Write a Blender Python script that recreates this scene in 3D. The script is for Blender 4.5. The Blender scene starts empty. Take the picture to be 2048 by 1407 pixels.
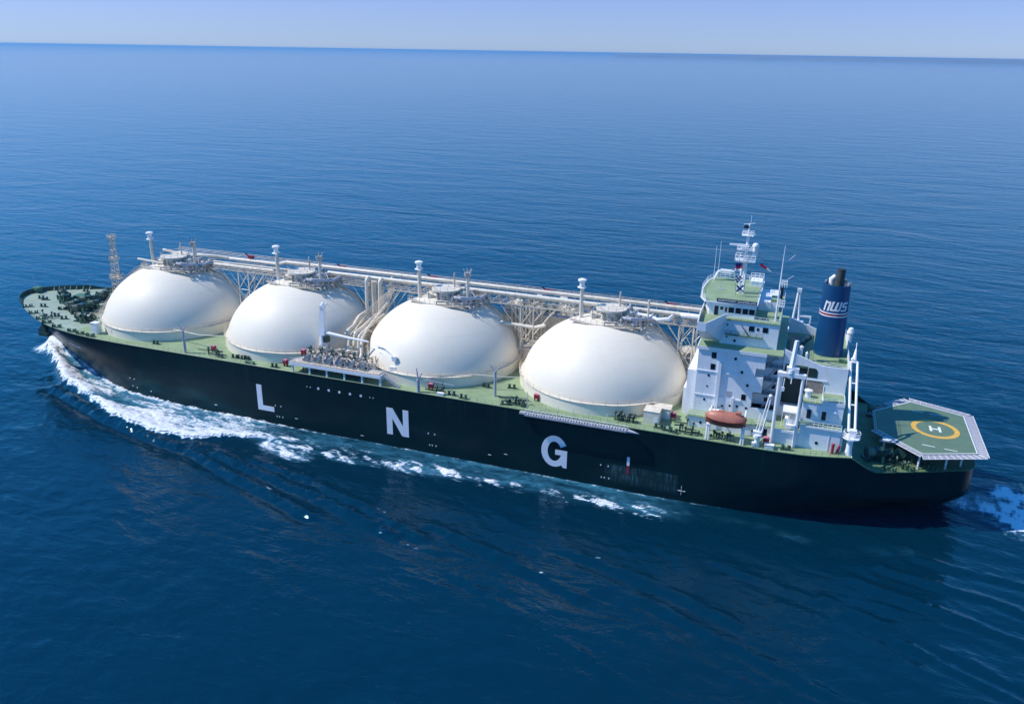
import bpy, math, random
import numpy as np
from math import sin, cos, pi, radians, hypot, sqrt, atan2
from mathutils import Vector, Matrix

S = bpy.context.scene
C = S.collection
random.seed(7)
rng = np.random.default_rng(7)

# ------------------------------------------------------------------ camera
F, PT, RO, YW = 1626.94, 0.35386, 0.01621, -0.34726
CAM = (233.93, -182.13, 91.287)
cam = bpy.data.cameras.new('camera')
co = bpy.data.objects.new('camera', cam)
C.objects.link(co)
fw = Vector((sin(YW) * cos(PT), cos(YW) * cos(PT), -sin(PT)))
r0 = Vector((cos(YW), -sin(YW), 0)); u0 = r0.cross(fw)
rr = cos(RO) * r0 + sin(RO) * u0; uu = -sin(RO) * r0 + cos(RO) * u0
M = Matrix((rr, uu, -fw)).transposed().to_4x4()
M.translation = Vector(CAM)
co.matrix_world = M
cam.sensor_width = 36.0; cam.lens = F / 2048 * 36.0
cam.clip_start = 1.0; cam.clip_end = 900000.0
S.camera = co

# ------------------------------------------------------------------ light
SUN_AZ, SUN_EL = radians(-164.5), radians(50.3)
w = bpy.data.worlds.new('World'); S.world = w; w.use_nodes = True
nt = w.node_tree
bg = nt.nodes['Background']; bg.inputs['Strength'].default_value = 0.15
sky = nt.nodes.new('ShaderNodeTexSky'); sky.sky_type = 'NISHITA'; sky.sun_disc = False
sky.sun_elevation = SUN_EL; sky.sun_rotation = pi / 2 - SUN_AZ
sky.altitude = 50; sky.air_density = 1.0; sky.dust_density = 0.0; sky.ozone_density = 3.0
tint = nt.nodes.new('ShaderNodeMix'); tint.data_type = 'RGBA'; tint.blend_type = 'MULTIPLY'; tint.inputs[0].default_value = 1
gt = nt.nodes.new('ShaderNodeTexCoord'); gz = nt.nodes.new('ShaderNodeSeparateXYZ'); nt.links.new(gt.outputs['Generated'], gz.inputs[0])
gm = nt.nodes.new('ShaderNodeValToRGB'); nt.links.new(gz.outputs['Z'], gm.inputs[0])      # hazy blue low down, clearer overhead
gm.color_ramp.elements[0].position = 0.0; gm.color_ramp.elements[0].color = (0.245, 0.355, 0.715, 1)
gm.color_ramp.elements[1].position = 0.17; gm.color_ramp.elements[1].color = (0.13, 0.615, 0.98, 1)
e_ = gm.color_ramp.elements.new(0.065); e_.color = (0.315, 0.365, 0.66, 1)
nt.links.new(gm.outputs[0], tint.inputs[7])
nt.links.new(sky.outputs[0], tint.inputs[6]); sm_ = nt.nodes.new('ShaderNodeVectorMath'); sm_.operation = 'SCALE'; sm_.inputs['Scale'].default_value = 1.33
nt.links.new(tint.outputs[2], sm_.inputs[0]); nt.links.new(sm_.outputs[0], bg.inputs[0])
sl = bpy.data.lights.new('sun', 'SUN'); sl.energy = 4.4; sl.angle = radians(0.5); sl.color = (1.0, 0.955, 0.89)
so = bpy.data.objects.new('sun', sl); C.objects.link(so)
sd = Vector((cos(SUN_AZ) * cos(SUN_EL), sin(SUN_AZ) * cos(SUN_EL), sin(SUN_EL)))
so.rotation_euler = sd.to_track_quat('Z', 'Y').to_euler(); so.location = (0, 0, 400)
S.view_settings.view_transform = 'Standard'; S.view_settings.look = 'None'
S.view_settings.exposure = 0.0; S.view_settings.gamma = 1.0
S.render.engine = 'CYCLES'

# ------------------------------------------------------------------ materials
def mat(name, col, rough=0.5, var=0.08, scale=0.6, metal=0.0, bump=0.0, spec=0.5, dirt=None, dirt_amt=0.0, dirt_scale=(0.15, 0.15, 0.02)):
    m = bpy.data.materials.new(name); m.use_nodes = True
    t = m.node_tree; N = t.nodes; L = t.links
    b = N['Principled BSDF']
    b.inputs['Roughness'].default_value = rough; b.inputs['Metallic'].default_value = metal
    b.inputs['Specular IOR Level'].default_value = spec
    tc = N.new('ShaderNodeTexCoord')
    n1 = N.new('ShaderNodeTexNoise'); n1.inputs['Scale'].default_value = scale; n1.inputs['Detail'].default_value = 6
    L.new(tc.outputs['Object'], n1.inputs['Vector'])
    mr = N.new('ShaderNodeMapRange')
    mr.inputs['From Min'].default_value = 0.3; mr.inputs['From Max'].default_value = 0.7
    mr.inputs['To Min'].default_value = 1 - var; mr.inputs['To Max'].default_value = 1 + var
    L.new(n1.outputs['Fac'], mr.inputs['Value'])
    mx = N.new('ShaderNodeMix'); mx.data_type = 'RGBA'; mx.blend_type = 'MULTIPLY'; mx.inputs[0].default_value = 1
    mx.inputs[6].default_value = (*col, 1); L.new(mr.outputs[0], mx.inputs[7])
    out = mx.outputs[2]
    if dirt:
        mp = N.new('ShaderNodeMapping'); mp.inputs['Scale'].default_value = dirt_scale
        L.new(tc.outputs['Object'], mp.inputs['Vector'])
        n2 = N.new('ShaderNodeTexNoise'); n2.inputs['Scale'].default_value = 8; n2.inputs['Detail'].default_value = 8
        L.new(mp.outputs[0], n2.inputs['Vector'])
        m2 = N.new('ShaderNodeMapRange'); m2.inputs['From Min'].default_value = 0.52; m2.inputs['From Max'].default_value = 0.75
        m2.inputs['To Max'].default_value = dirt_amt
        L.new(n2.outputs['Fac'], m2.inputs['Value'])
        x2 = N.new('ShaderNodeMix'); x2.data_type = 'RGBA'
        L.new(m2.outputs[0], x2.inputs[0]); L.new(out, x2.inputs[6]); x2.inputs[7].default_value = (*dirt, 1)
        out = x2.outputs[2]
    L.new(out, b.inputs['Base Color'])
    if bump > 0:
        bp = N.new('ShaderNodeBump'); bp.inputs['Strength'].default_value = 1; bp.inputs['Distance'].default_value = bump
        L.new(n1.outputs['Fac'], bp.inputs['Height']); L.new(bp.outputs[0], b.inputs['Normal'])
    return m

M_CREAM = mat('cream tank paint', (0.80, 0.73, 0.60), 0.52, 0.025, 0.12, spec=0.4, dirt=(0.42, 0.34, 0.25), dirt_amt=0.07, dirt_scale=(0.12, 0.12, 0.02))
M_CREAMP = mat('cream pipe paint', (0.76, 0.68, 0.55), 0.45, 0.10, 0.7, dirt=(0.3, 0.22, 0.14), dirt_amt=0.4)
M_TAN = mat('tan steel', (0.60, 0.52, 0.41), 0.5, 0.2, 1.0, dirt=(0.22, 0.14, 0.09), dirt_amt=0.6)
M_GREYP = mat('insulated grey pipe', (0.42, 0.42, 0.41), 0.45, 0.25, 1.5, metal=0.2)
M_WHITE = mat('white ship paint', (0.80, 0.81, 0.83), 0.38, 0.05, 0.5, dirt=(0.45, 0.38, 0.28), dirt_amt=0.25, dirt_scale=(0.4, 0.4, 0.05))
M_WHITE2 = mat('bright white steel', (0.86, 0.85, 0.84), 0.4, 0.05, 0.8)
M_DECK = mat('green deck paint', (0.25, 0.34, 0.185), 0.6, 0.14, 0.35, dirt=(0.33, 0.34, 0.22), dirt_amt=0.45, dirt_scale=(0.08, 0.3, 0.3))
M_FORE = mat('pale green foredeck paint', (0.30, 0.38, 0.29), 0.6, 0.14, 0.4, dirt=(0.46, 0.42, 0.36), dirt_amt=0.5, dirt_scale=(0.1, 0.25, 0.3))
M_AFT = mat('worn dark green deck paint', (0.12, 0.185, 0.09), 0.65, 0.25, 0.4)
M_HDECK = mat('helideck green', (0.12, 0.19, 0.12), 0.6, 0.10, 0.5)
M_DKGREEN = mat('dark green machinery paint', (0.018, 0.055, 0.042), 0.35, 0.4, 1.5, dirt=(0.12, 0.16, 0.12), dirt_amt=0.35, dirt_scale=(1, 1, 1))
M_MIDGREEN = mat('mid green paint', (0.07, 0.16, 0.085), 0.5, 0.25, 1.0)
M_GLASS = mat('dark window glass', (0.006, 0.008, 0.012), 0.12, 0.3, 0.5)
M_DARKHOLE = mat('dark interior shade', (0.012, 0.035, 0.032), 0.6, 0.3, 0.5)  # dark colour carries the shade inside the openings and the recess
M_BLUE = mat('funnel blue', (0.004, 0.060, 0.165), 0.36, 0.08, 0.25, dirt=(0.006, 0.045, 0.13), dirt_amt=0.5, dirt_scale=(0.5, 0.5, 0.02))
M_RED = mat('red paint', (0.30, 0.010, 0.03), 0.5, 0.2, 2)
M_ORANGE = mat('faded orange hull', (0.46, 0.16, 0.10), 0.45, 0.14, 0.8, dirt=(0.5, 0.3, 0.2), dirt_amt=0.4, dirt_scale=(0.5, 0.5, 0.5))
M_ORANGE2 = mat('dark orange band', (0.26, 0.05, 0.03), 0.5, 0.2, 0.8)
M_GREY = mat('light grey steel', (0.42, 0.42, 0.45), 0.5, 0.2, 1.2)
M_NET = mat('grey safety netting', (0.33, 0.32, 0.36), 0.6, 0.25, 3)
M_YELLOW = mat('yellow marking', (0.75, 0.42, 0.06), 0.5, 0.08, 1)
M_LETTER = mat('pale hull lettering', (0.74, 0.75, 0.80), 0.45, 0.04, 0.8)
M_SOOT = mat('sooty exhaust', (0.05, 0.055, 0.05), 0.6, 0.4, 0.5, dirt=(0.015, 0.02, 0.02), dirt_amt=0.9, dirt_scale=(0.2, 0.2, 0.2))
M_NAVY = mat('navy cloth', (0.015, 0.02, 0.12), 0.8, 0.1)
M_REDC = mat('red cloth', (0.45, 0.015, 0.05), 0.8, 0.1)
M_WHITEC = mat('white cloth', (0.75, 0.74, 0.76), 0.8, 0.05)
M_BLACK = mat('black paint', (0.01, 0.012, 0.015), 0.5, 0.2)
M_BROWN = mat('brown louvre', (0.30, 0.24, 0.20), 0.6, 0.35, 2.0)

def hull_material():
    m = bpy.data.materials.new('black green hull paint'); m.use_nodes = True
    t = m.node_tree; N = t.nodes; L = t.links; b = N['Principled BSDF']
    b.inputs['Roughness'].default_value = 0.3; b.inputs['Specular IOR Level'].default_value = 0.10
    tc = N.new('ShaderNodeTexCoord')
    def noise(sc, scale, det=6):
        mp = N.new('ShaderNodeMapping'); mp.inputs['Scale'].default_value = sc; L.new(tc.outputs['Object'], mp.inputs['Vector'])
        n = N.new('ShaderNodeTexNoise'); n.inputs['Scale'].default_value = scale; n.inputs['Detail'].default_value = det
        L.new(mp.outputs[0], n.inputs['Vector']); return n.outputs['Fac']
    def ramp(v, a, c, lo=0.0, hi=1.0):
        r = N.new('ShaderNodeMapRange'); r.inputs['From Min'].default_value = a; r.inputs['From Max'].default_value = c
        r.inputs['To Min'].default_value = lo; r.inputs['To Max'].default_value = hi
        L.new(v, r.inputs['Value']); return r.outputs[0]
    def mul(a, c):
        x = N.new('ShaderNodeMath'); x.operation = 'MULTIPLY'; L.new(a, x.inputs[0]); L.new(c, x.inputs[1]); return x.outputs[0]
    sx = N.new('ShaderNodeSeparateXYZ'); L.new(tc.outputs['Object'], sx.inputs[0])
    X, Z = sx.outputs['X'], sx.outputs['Z']           # object x is ship x minus 136
    base = ramp(noise((1, 1, 1), 0.12), 0.3, 0.7, 0.8, 1.2)
    mx = N.new('ShaderNodeMix'); mx.data_type = 'RGBA'; mx.blend_type = 'MULTIPLY'; mx.inputs[0].default_value = 1
    mx.inputs[6].default_value = (0.003, 0.018, 0.021, 1); L.new(base, mx.inputs[7])
    col = mx.outputs[2]
    def layer(fac, c):
        nonlocal col
        x = N.new('ShaderNodeMix'); x.data_type = 'RGBA'; L.new(fac, x.inputs[0]); L.new(col, x.inputs[6]); x.inputs[7].default_value = (*c, 1); col = x.outputs[2]
    # fender scuffs: a worn rectangular patch aft, made of vertical scrapes
    patch = mul(mul(ramp(X, 198.7 - 136, 200 - 136), ramp(X, 215.2 - 136, 214.8 - 136)), mul(ramp(Z, 1.2, 2.6), ramp(Z, 6.2, 5.9)))
    scr = mul(ramp(noise((0.5, 1, 0.06), 6, 8), 0.42, 0.72), ramp(noise((0.12, 1, 0.3), 1.6), 0.35, 0.62))
    layer(mul(patch, ramp(scr, 0.0, 1.0, 0.10, 0.95)), (0.07, 0.15, 0.17))
    # scattered rubbing marks and salt stains
    st = mul(ramp(noise((0.05, 1, 0.22), 1.0, 8), 0.56, 0.80), ramp(Z, 13, 5))
    layer(mul(st, ramp(noise((0.6, 1, 0.1), 3, 8), 0.35, 0.7, 0.1, 0.5)), (0.03, 0.08, 0.09))
    # paler green low on the forward shoulder: reflection of the foam painted in
    sh = mul(mul(ramp(X, 42 - 136, 70 - 136), ramp(X, 106 - 136, 88 - 136)), ramp(Z, 9, 3))
    layer(mul(sh, ramp(noise((0.08, 1, 0.25), 1.2, 8), 0.4, 0.7, 0.1, 0.75)), (0.02, 0.075, 0.085))
    run = mul(ramp(noise((1.3, 1, 0.03), 1.6, 8), 0.56, 0.78), ramp(Z, 8, 15.4))
    layer(ramp(run, 0, 1, 0, 0.55), (0.045, 0.045, 0.035))
    seam = N.new('ShaderNodeTexBrick'); seam.inputs['Scale'].default_value = 1; seam.inputs['Brick Width'].default_value = 11; seam.inputs['Row Height'].default_value = 2.6
    seam.inputs['Mortar Size'].default_value = 0.045; seam.inputs['Color1'].default_value = (0, 0, 0, 1); seam.inputs['Color2'].default_value = (0.05, 0.05, 0.05, 1); seam.inputs['Mortar'].default_value = (0.35, 0.35, 0.35, 1)
    cb_ = N.new('ShaderNodeCombineXYZ'); L.new(X, cb_.inputs[0]); L.new(Z, cb_.inputs[1]); L.new(cb_.outputs[0], seam.inputs['Vector'])
    layer(seam.outputs['Color'], (0.012, 0.032, 0.040))
    L.new(col, b.inputs['Base Color'])
    bp = N.new('ShaderNodeBump'); bp.inputs['Distance'].default_value = 0.05; bp.inputs['Strength'].default_value = 0.6
    L.new(noise((1, 1, 1), 0.35, 3), bp.inputs['Height']); L.new(bp.outputs[0], b.inputs['Normal'])
    return m
M_HULL = hull_material()

# ------------------------------------------------------------------ mesh helpers
class MB:
    def __init__(s): s.v = []; s.f = []
    def add(s, vs, fs):
        o = len(s.v); s.v += [tuple(p) for p in vs]; s.f += [tuple(i + o for i in f) for f in fs]
    def box(s, x0, x1, y0, y1, z0, z1):
        s.add([(x0, y0, z0), (x1, y0, z0), (x1, y1, z0), (x0, y1, z0), (x0, y0, z1), (x1, y0, z1), (x1, y1, z1), (x0, y1, z1)],
              [(0, 3, 2, 1), (4, 5, 6, 7), (0, 1, 5, 4), (1, 2, 6, 5), (2, 3, 7, 6), (3, 0, 4, 7)]); return s
    def prism(s, poly, z0, z1):
        n = len(poly); a = sum(poly[i][0] * poly[(i + 1) % n][1] - poly[(i + 1) % n][0] * poly[i][1] for i in range(n))
        if a < 0: poly = poly[::-1]
        s.add([(x, y, z0) for x, y in poly] + [(x, y, z1) for x, y in poly],
              [tuple(range(n))[::-1], tuple(range(n, 2 * n))] + [(i, (i + 1) % n, n + (i + 1) % n, n + i) for i in range(n)]); return s
    def prism_y(s, poly, y0, y1):            # polygon in x,z extruded along y
        n = len(poly); a = sum(poly[i][0] * poly[(i + 1) % n][1] - poly[(i + 1) % n][0] * poly[i][1] for i in range(n))
        if a < 0: poly = poly[::-1]
        s.add([(x, y0, z) for x, z in poly] + [(x, y1, z) for x, z in poly],
              [tuple(range(n)), tuple(range(n, 2 * n))[::-1]] + [(i, n + i, n + (i + 1) % n, (i + 1) % n) for i in range(n)]); return s
    def tube(s, pts, r, n=8, cap=True):
        pts = [Vector(p) for p in pts]; R = r if isinstance(r, (list, tuple)) else [r] * len(pts)
        rings = []; ref = None
        for i, p in enumerate(pts):
            d = (pts[min(i + 1, len(pts) - 1)] - pts[max(i - 1, 0)])
            if d.length < 1e-9: d = Vector((0, 0, 1))
            d.normalize()
            if ref is None:
                ref = Vector((0, 0, 1)) if abs(d.z) < 0.9 else Vector((1, 0, 0))
            a = ref - d * ref.dot(d)
            if a.length < 1e-4: a = Vector((1, 0, 0)) - d * d.x
            a.normalize(); ref = a; b = d.cross(a)
            k = 1.0
            if 0 < i < len(pts) - 1:
                d1 = (pts[i] - pts[i - 1]).normalized(); c_ = max(0.5, abs(d1.dot(d))); k = 1 / c_
            rings.append([p + (a * cos(2 * pi * j / n) + b * sin(2 * pi * j / n)) * R[i] * (k if k < 1.3 else 1.15) for j in range(n)])
        vs = [v for g in rings for v in g]; fs = []
        for i in range(len(pts) - 1):
            for j in range(n):
                fs.append((i * n + j, i * n + (j + 1) % n, (i + 1) * n + (j + 1) % n, (i + 1) * n + j))
        if cap: fs += [tuple(range(n))[::-1], tuple(range((len(pts) - 1) * n, len(pts) * n))]
        s.add(vs, fs); return s
    def bar(s, a, b, r): return s.tube([a, b], r, 4)
    def cyl(s, c, r, z0, z1, n=16, r2=None): return s.lathe(c, [(0, z0), (r, z0), (r if r2 is None else r2, z1), (0, z1)], n)
    def lathe(s, c, prof, n=24, sx=1.0, sy=1.0):
        vs = []; fs = []; k = len(prof)
        for j in range(n):
            t = 2 * pi * j / n
            for (r, z) in prof: vs.append((c[0] + r * cos(t) * sx, c[1] + r * sin(t) * sy, z))
        for j in range(n):
            for i in range(k - 1):
                a, b_ = prof[i][0], prof[i + 1][0]
                q = (j * k + i, ((j + 1) % n) * k + i, ((j + 1) % n) * k + i + 1, j * k + i + 1)
                if a < 1e-6 and b_ < 1e-6: continue
                if a < 1e-6: q = (q[0], q[2], q[3])
                elif b_ < 1e-6: q = (q[0], q[1], q[2])
                fs.append(q)
        s.add(vs, fs); return s
    def rail(s, path, h=1.1, sp=2.0, r=0.035, levels=(0.5, 1.0)):
        path = [Vector(p) for p in path]
        for i in range(len(path) - 1):
            a, b = path[i], path[i + 1]; L_ = (b - a).length; n = max(1, int(round(L_ / sp)))
            for j in range(n + (1 if i == len(path) - 2 else 0)):
                p = a.lerp(b, j / n); s.tube([p, p + Vector((0, 0, h))], r, 4, False)
        for l in levels:
            s.tube([p + Vector((0, 0, h * l)) for p in path], r, 4, False)
        return s
    def lattice(s, a, b, w0, w1, n, r):
        a = Vector(a); b = Vector(b); d = (b - a).normalized()
        u = Vector((1, 0, 0)) - d * d.x
        if u.length < .1: u = Vector((0, 1, 0)) - d * d.y
        u.normalize(); v = d.cross(u)
        def cr(t, i):
            ww = w0 + (w1 - w0) * t; q = [(-1, -1), (1, -1), (1, 1), (-1, 1)][i % 4]
            return a.lerp(b, t) + u * q[0] * ww / 2 + v * q[1] * ww / 2
        for i in range(4): s.bar(cr(0, i), cr(1, i), r)
        for k in range(n):
            t0, t1 = k / n, (k + 1) / n
            for i in range(4):
                s.bar(cr(t0, i + (k % 2)), cr(t1, i + 1 - (k % 2)), r * .6); s.bar(cr(t1, i), cr(t1, i + 1), r * .6)
        return s
    def sphere(s, c, r, n=12, sz=1.0):
        return s.lathe(c, [(r * sin(pi * i / 8) if 0 < i < 8 else 0, c[2] - r * sz * cos(pi * i / 8)) for i in range(9)], n)

def wpos(o):
    v = Vector((0, 0, 0))
    while o: v += o.location; o = o.parent
    return v
def comps(n, a, b):
    p = np.arange(n)
    while True:
        pa, pb = p[a], p[b]; lo, hi = np.minimum(pa, pb), np.maximum(pa, pb); k = lo != hi
        if not k.any(): return p
        np.minimum.at(p, hi[k], lo[k])
        while True:
            q = p[p]
            if (q == p).all(): break
            p = q
def split_mb(mb):
    """far-apart groups of loose shells become meshes of their own"""
    n = len(mb.v); a = []; b = []
    for f in mb.f:
        for i in range(len(f) - 1): a.append(f[i]); b.append(f[i + 1])
    r, isl = np.unique(comps(n, np.array(a), np.array(b)), return_inverse=True); k = len(r)
    if k < 2 or k > 900: return [mb]
    V = np.array(mb.v, float); lo = np.full((k, 3), np.inf); hi = np.full((k, 3), -np.inf)
    np.minimum.at(lo, isl, V); np.maximum.at(hi, isl, V); sz = (hi - lo).max(1)
    gap = np.maximum(0, np.maximum(lo[:, None] - hi[None], lo[None] - hi[:, None]))
    near = np.sqrt((gap ** 2).sum(2)) <= np.maximum(.02, .49 * np.maximum(sz[:, None], sz[None]))
    x, y = np.nonzero(np.triu(near, 1)); u, pc = np.unique(comps(k, x, y), return_inverse=True)
    if len(u) < 2: return [mb]
    pv = pc[isl]; out = []
    for g in range(len(u)):
        ids = np.nonzero(pv == g)[0]; mp = {int(q): i for i, q in enumerate(ids)}
        q = MB(); q.v = [mb.v[i] for i in ids]; q.f = [tuple(mp[i] for i in f) for f in mb.f if pv[f[0]] == g]
        if q.f: out.append(q)
    return out
def mk(name, mb, m, parent=None, smooth=False, ang=35, mats=None, fm=None, whole=False):
    if not mats and not whole and mb.f:
        bits = split_mb(mb)
        if len(bits) > 1:
            bits.sort(key=lambda q: -len(q.f))
            obs = [mk(name, q, m, parent, smooth, ang, whole=True) for q in bits]
            return obs[0]
    me = bpy.data.meshes.new(name)
    off = wpos(parent)
    V = np.array(mb.v, dtype=float) - np.array(off)
    me.from_pydata(V.tolist(), [], mb.f); me.update()
    me.materials.append(m)
    if mats:
        for x in mats: me.materials.append(x)
        me.polygons.foreach_set('material_index', fm)
    if smooth:
        me.polygons.foreach_set('use_smooth', [True] * len(me.polygons)); me.set_sharp_from_angle(angle=radians(ang))
    o = bpy.data.objects.new(name, me); C.objects.link(o); o.parent = parent
    return o
def tag(o, label, cat, group=None, kind=None):
    if label: o['label'] = label
    if cat: o['category'] = cat
    if group: o['group'] = group
    if kind: o['kind'] = kind
    return o
def empty(name, loc, label=None, cat=None, group=None):
    o = bpy.data.objects.new(name, None); C.objects.link(o); o.location = loc; o.empty_display_size = 0.5
    return tag(o, label, cat, group)
def copy_tree(o, parent=None, shift=None):
    c = o.copy(); C.objects.link(c)
    if parent is not None: c.parent = parent
    if shift is not None: c.location = o.location + Vector(shift)
    for ch in list(o.children): copy_tree(ch, c)
    return c
def text_mb(txt, size, bold=0.0, spacing=1.0):
    cu = bpy.data.curves.new('t', 'FONT'); cu.body = txt; cu.size = size; cu.offset = bold; cu.space_character = spacing
    cu.resolution_u = 3; cu.extrude = 0.02
    ob = bpy.data.objects.new('t', cu); me = bpy.data.meshes.new_from_object(ob)
    mb = MB(); mb.v = [tuple(v.co) for v in me.vertices]; mb.f = [tuple(p.vertices) for p in me.polygons]
    bpy.data.objects.remove(ob); bpy.data.curves.remove(cu); bpy.data.meshes.remove(me)
    return mb

ORD = ['first', 'second', 'third', 'fourth', 'fifth', 'sixth', 'seventh', 'eighth', 'ninth', 'tenth', 'eleventh', 'twelfth', 'thirteenth',
       'fourteenth', 'fifteenth', 'sixteenth', 'seventeenth', 'eighteenth', 'nineteenth', 'twentieth']

# ------------------------------------------------------------------ noise for the wake
TAB = rng.random((256, 256))
def vnoise(x, y):
    xi = np.floor(x).astype(int); yi = np.floor(y).astype(int); fx = x - xi; fy = y - yi
    fx = fx * fx * (3 - 2 * fx); fy = fy * fy * (3 - 2 * fy)
    a = TAB[xi % 256, yi % 256]; b = TAB[(xi + 1) % 256, yi % 256]; c = TAB[xi % 256, (yi + 1) % 256]; d = TAB[(xi + 1) % 256, (yi + 1) % 256]
    return (a * (1 - fx) + b * fx) * (1 - fy) + (c * (1 - fx) + d * fx) * fy
def fbm(x, y, o=5):
    s = 0; a = 0.5; t = 0
    for k in range(o):
        s = s + a * vnoise(x * 2 ** k + 17.3 * k, y * 2 ** k + 5.1 * k); t += a; a *= 0.55
    return s / t
def sstep(x, a, b):
    t = np.clip((x - a) / (b - a), 0, 1); return t * t * (3 - 2 * t)

# ------------------------------------------------------------------ hull lines (x aft from the bow, y half breadth, z)
DK = [(3.4, 0.02, 16.2), (4.2, 2.6, 16.2), (6.3, 5.6, 16.15), (11, 9.4, 16.06), (18, 13.3, 15.92), (25, 16.8, 15.78), (33, 19.9, 15.65), (40, 21.6, 15.55), (48, 22.8, 15.46),
      (57, 23.35, 15.4), (70, 23.6, 15.4), (95, 23.6, 15.4), (150, 23.6, 15.4), (205, 23.6, 15.4), (228, 23.6, 15.4), (238, 23.2, 15.4), (243, 22.3, 15.4), (248.6, 20.7, 15.4),
      (253.6, 18.7, 12.2), (258, 16.8, 12.1), (262, 15, 12.1), (268, 12.1, 12.1), (272.9, 8.9, 12.1), (273.5, 0.02, 12.1)]
WL = [(11, 0.02), (12.5, .8), (16, 1.9), (21, 4.0), (27, 7.0), (34, 10.2), (41, 13.6), (48, 16.8), (55, 19.5),
      (64, 21.6), (76, 22.9), (98, 23.55), (150, 23.6), (205, 23.6), (222, 23.1), (231, 21.6), (239, 18.6), (246, 15),
      (252, 11.6), (256.5, 9.2), (261, 7.2), (265.5, 5.2), (269, 3.2), (270, 0.02)]
def catmull(P, sub):
    P = np.array(P, float); out = []
    n = len(P)
    for i in range(n - 1):
        p0, p1, p2, p3 = P[max(i - 1, 0)], P[i], P[i + 1], P[min(i + 2, n - 1)]
        for k in range(sub):
            t = k / sub
            q = 0.5 * ((2 * p1) + (-p0 + p2) * t + (2 * p0 - 5 * p1 + 4 * p2 - p3) * t * t + (-p0 + 3 * p1 - 3 * p2 + p3) * t ** 3)
            out.append(q)
    out.append(P[-1]); return np.array(out)
dk = catmull(DK[:18], 4); dk[:, 1] = np.clip(dk[:, 1], 0.02, 23.6)
dk2 = catmull(DK[17:], 4)[1:]; dk = np.vstack([dk, dk2])
dk[:, 2] = np.where(dk[:, 0] > 253.6, 12.1, dk[:, 2])
wl = np.vstack([catmull(WL[:18], 4), catmull(WL[17:], 4)[1:]]); wl[:, 1] = np.clip(wl[:, 1], 0.02, 23.6)
def hull_y(x, zz=0.0): return float(np.interp(x, wl[:, 0], wl[:, 1]))
def deck_y(x): return float(np.interp(x, dk[:, 0], dk[:, 1]))
def deck_z(x): return float(np.interp(x, dk[:, 0], dk[:, 2]))

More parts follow.
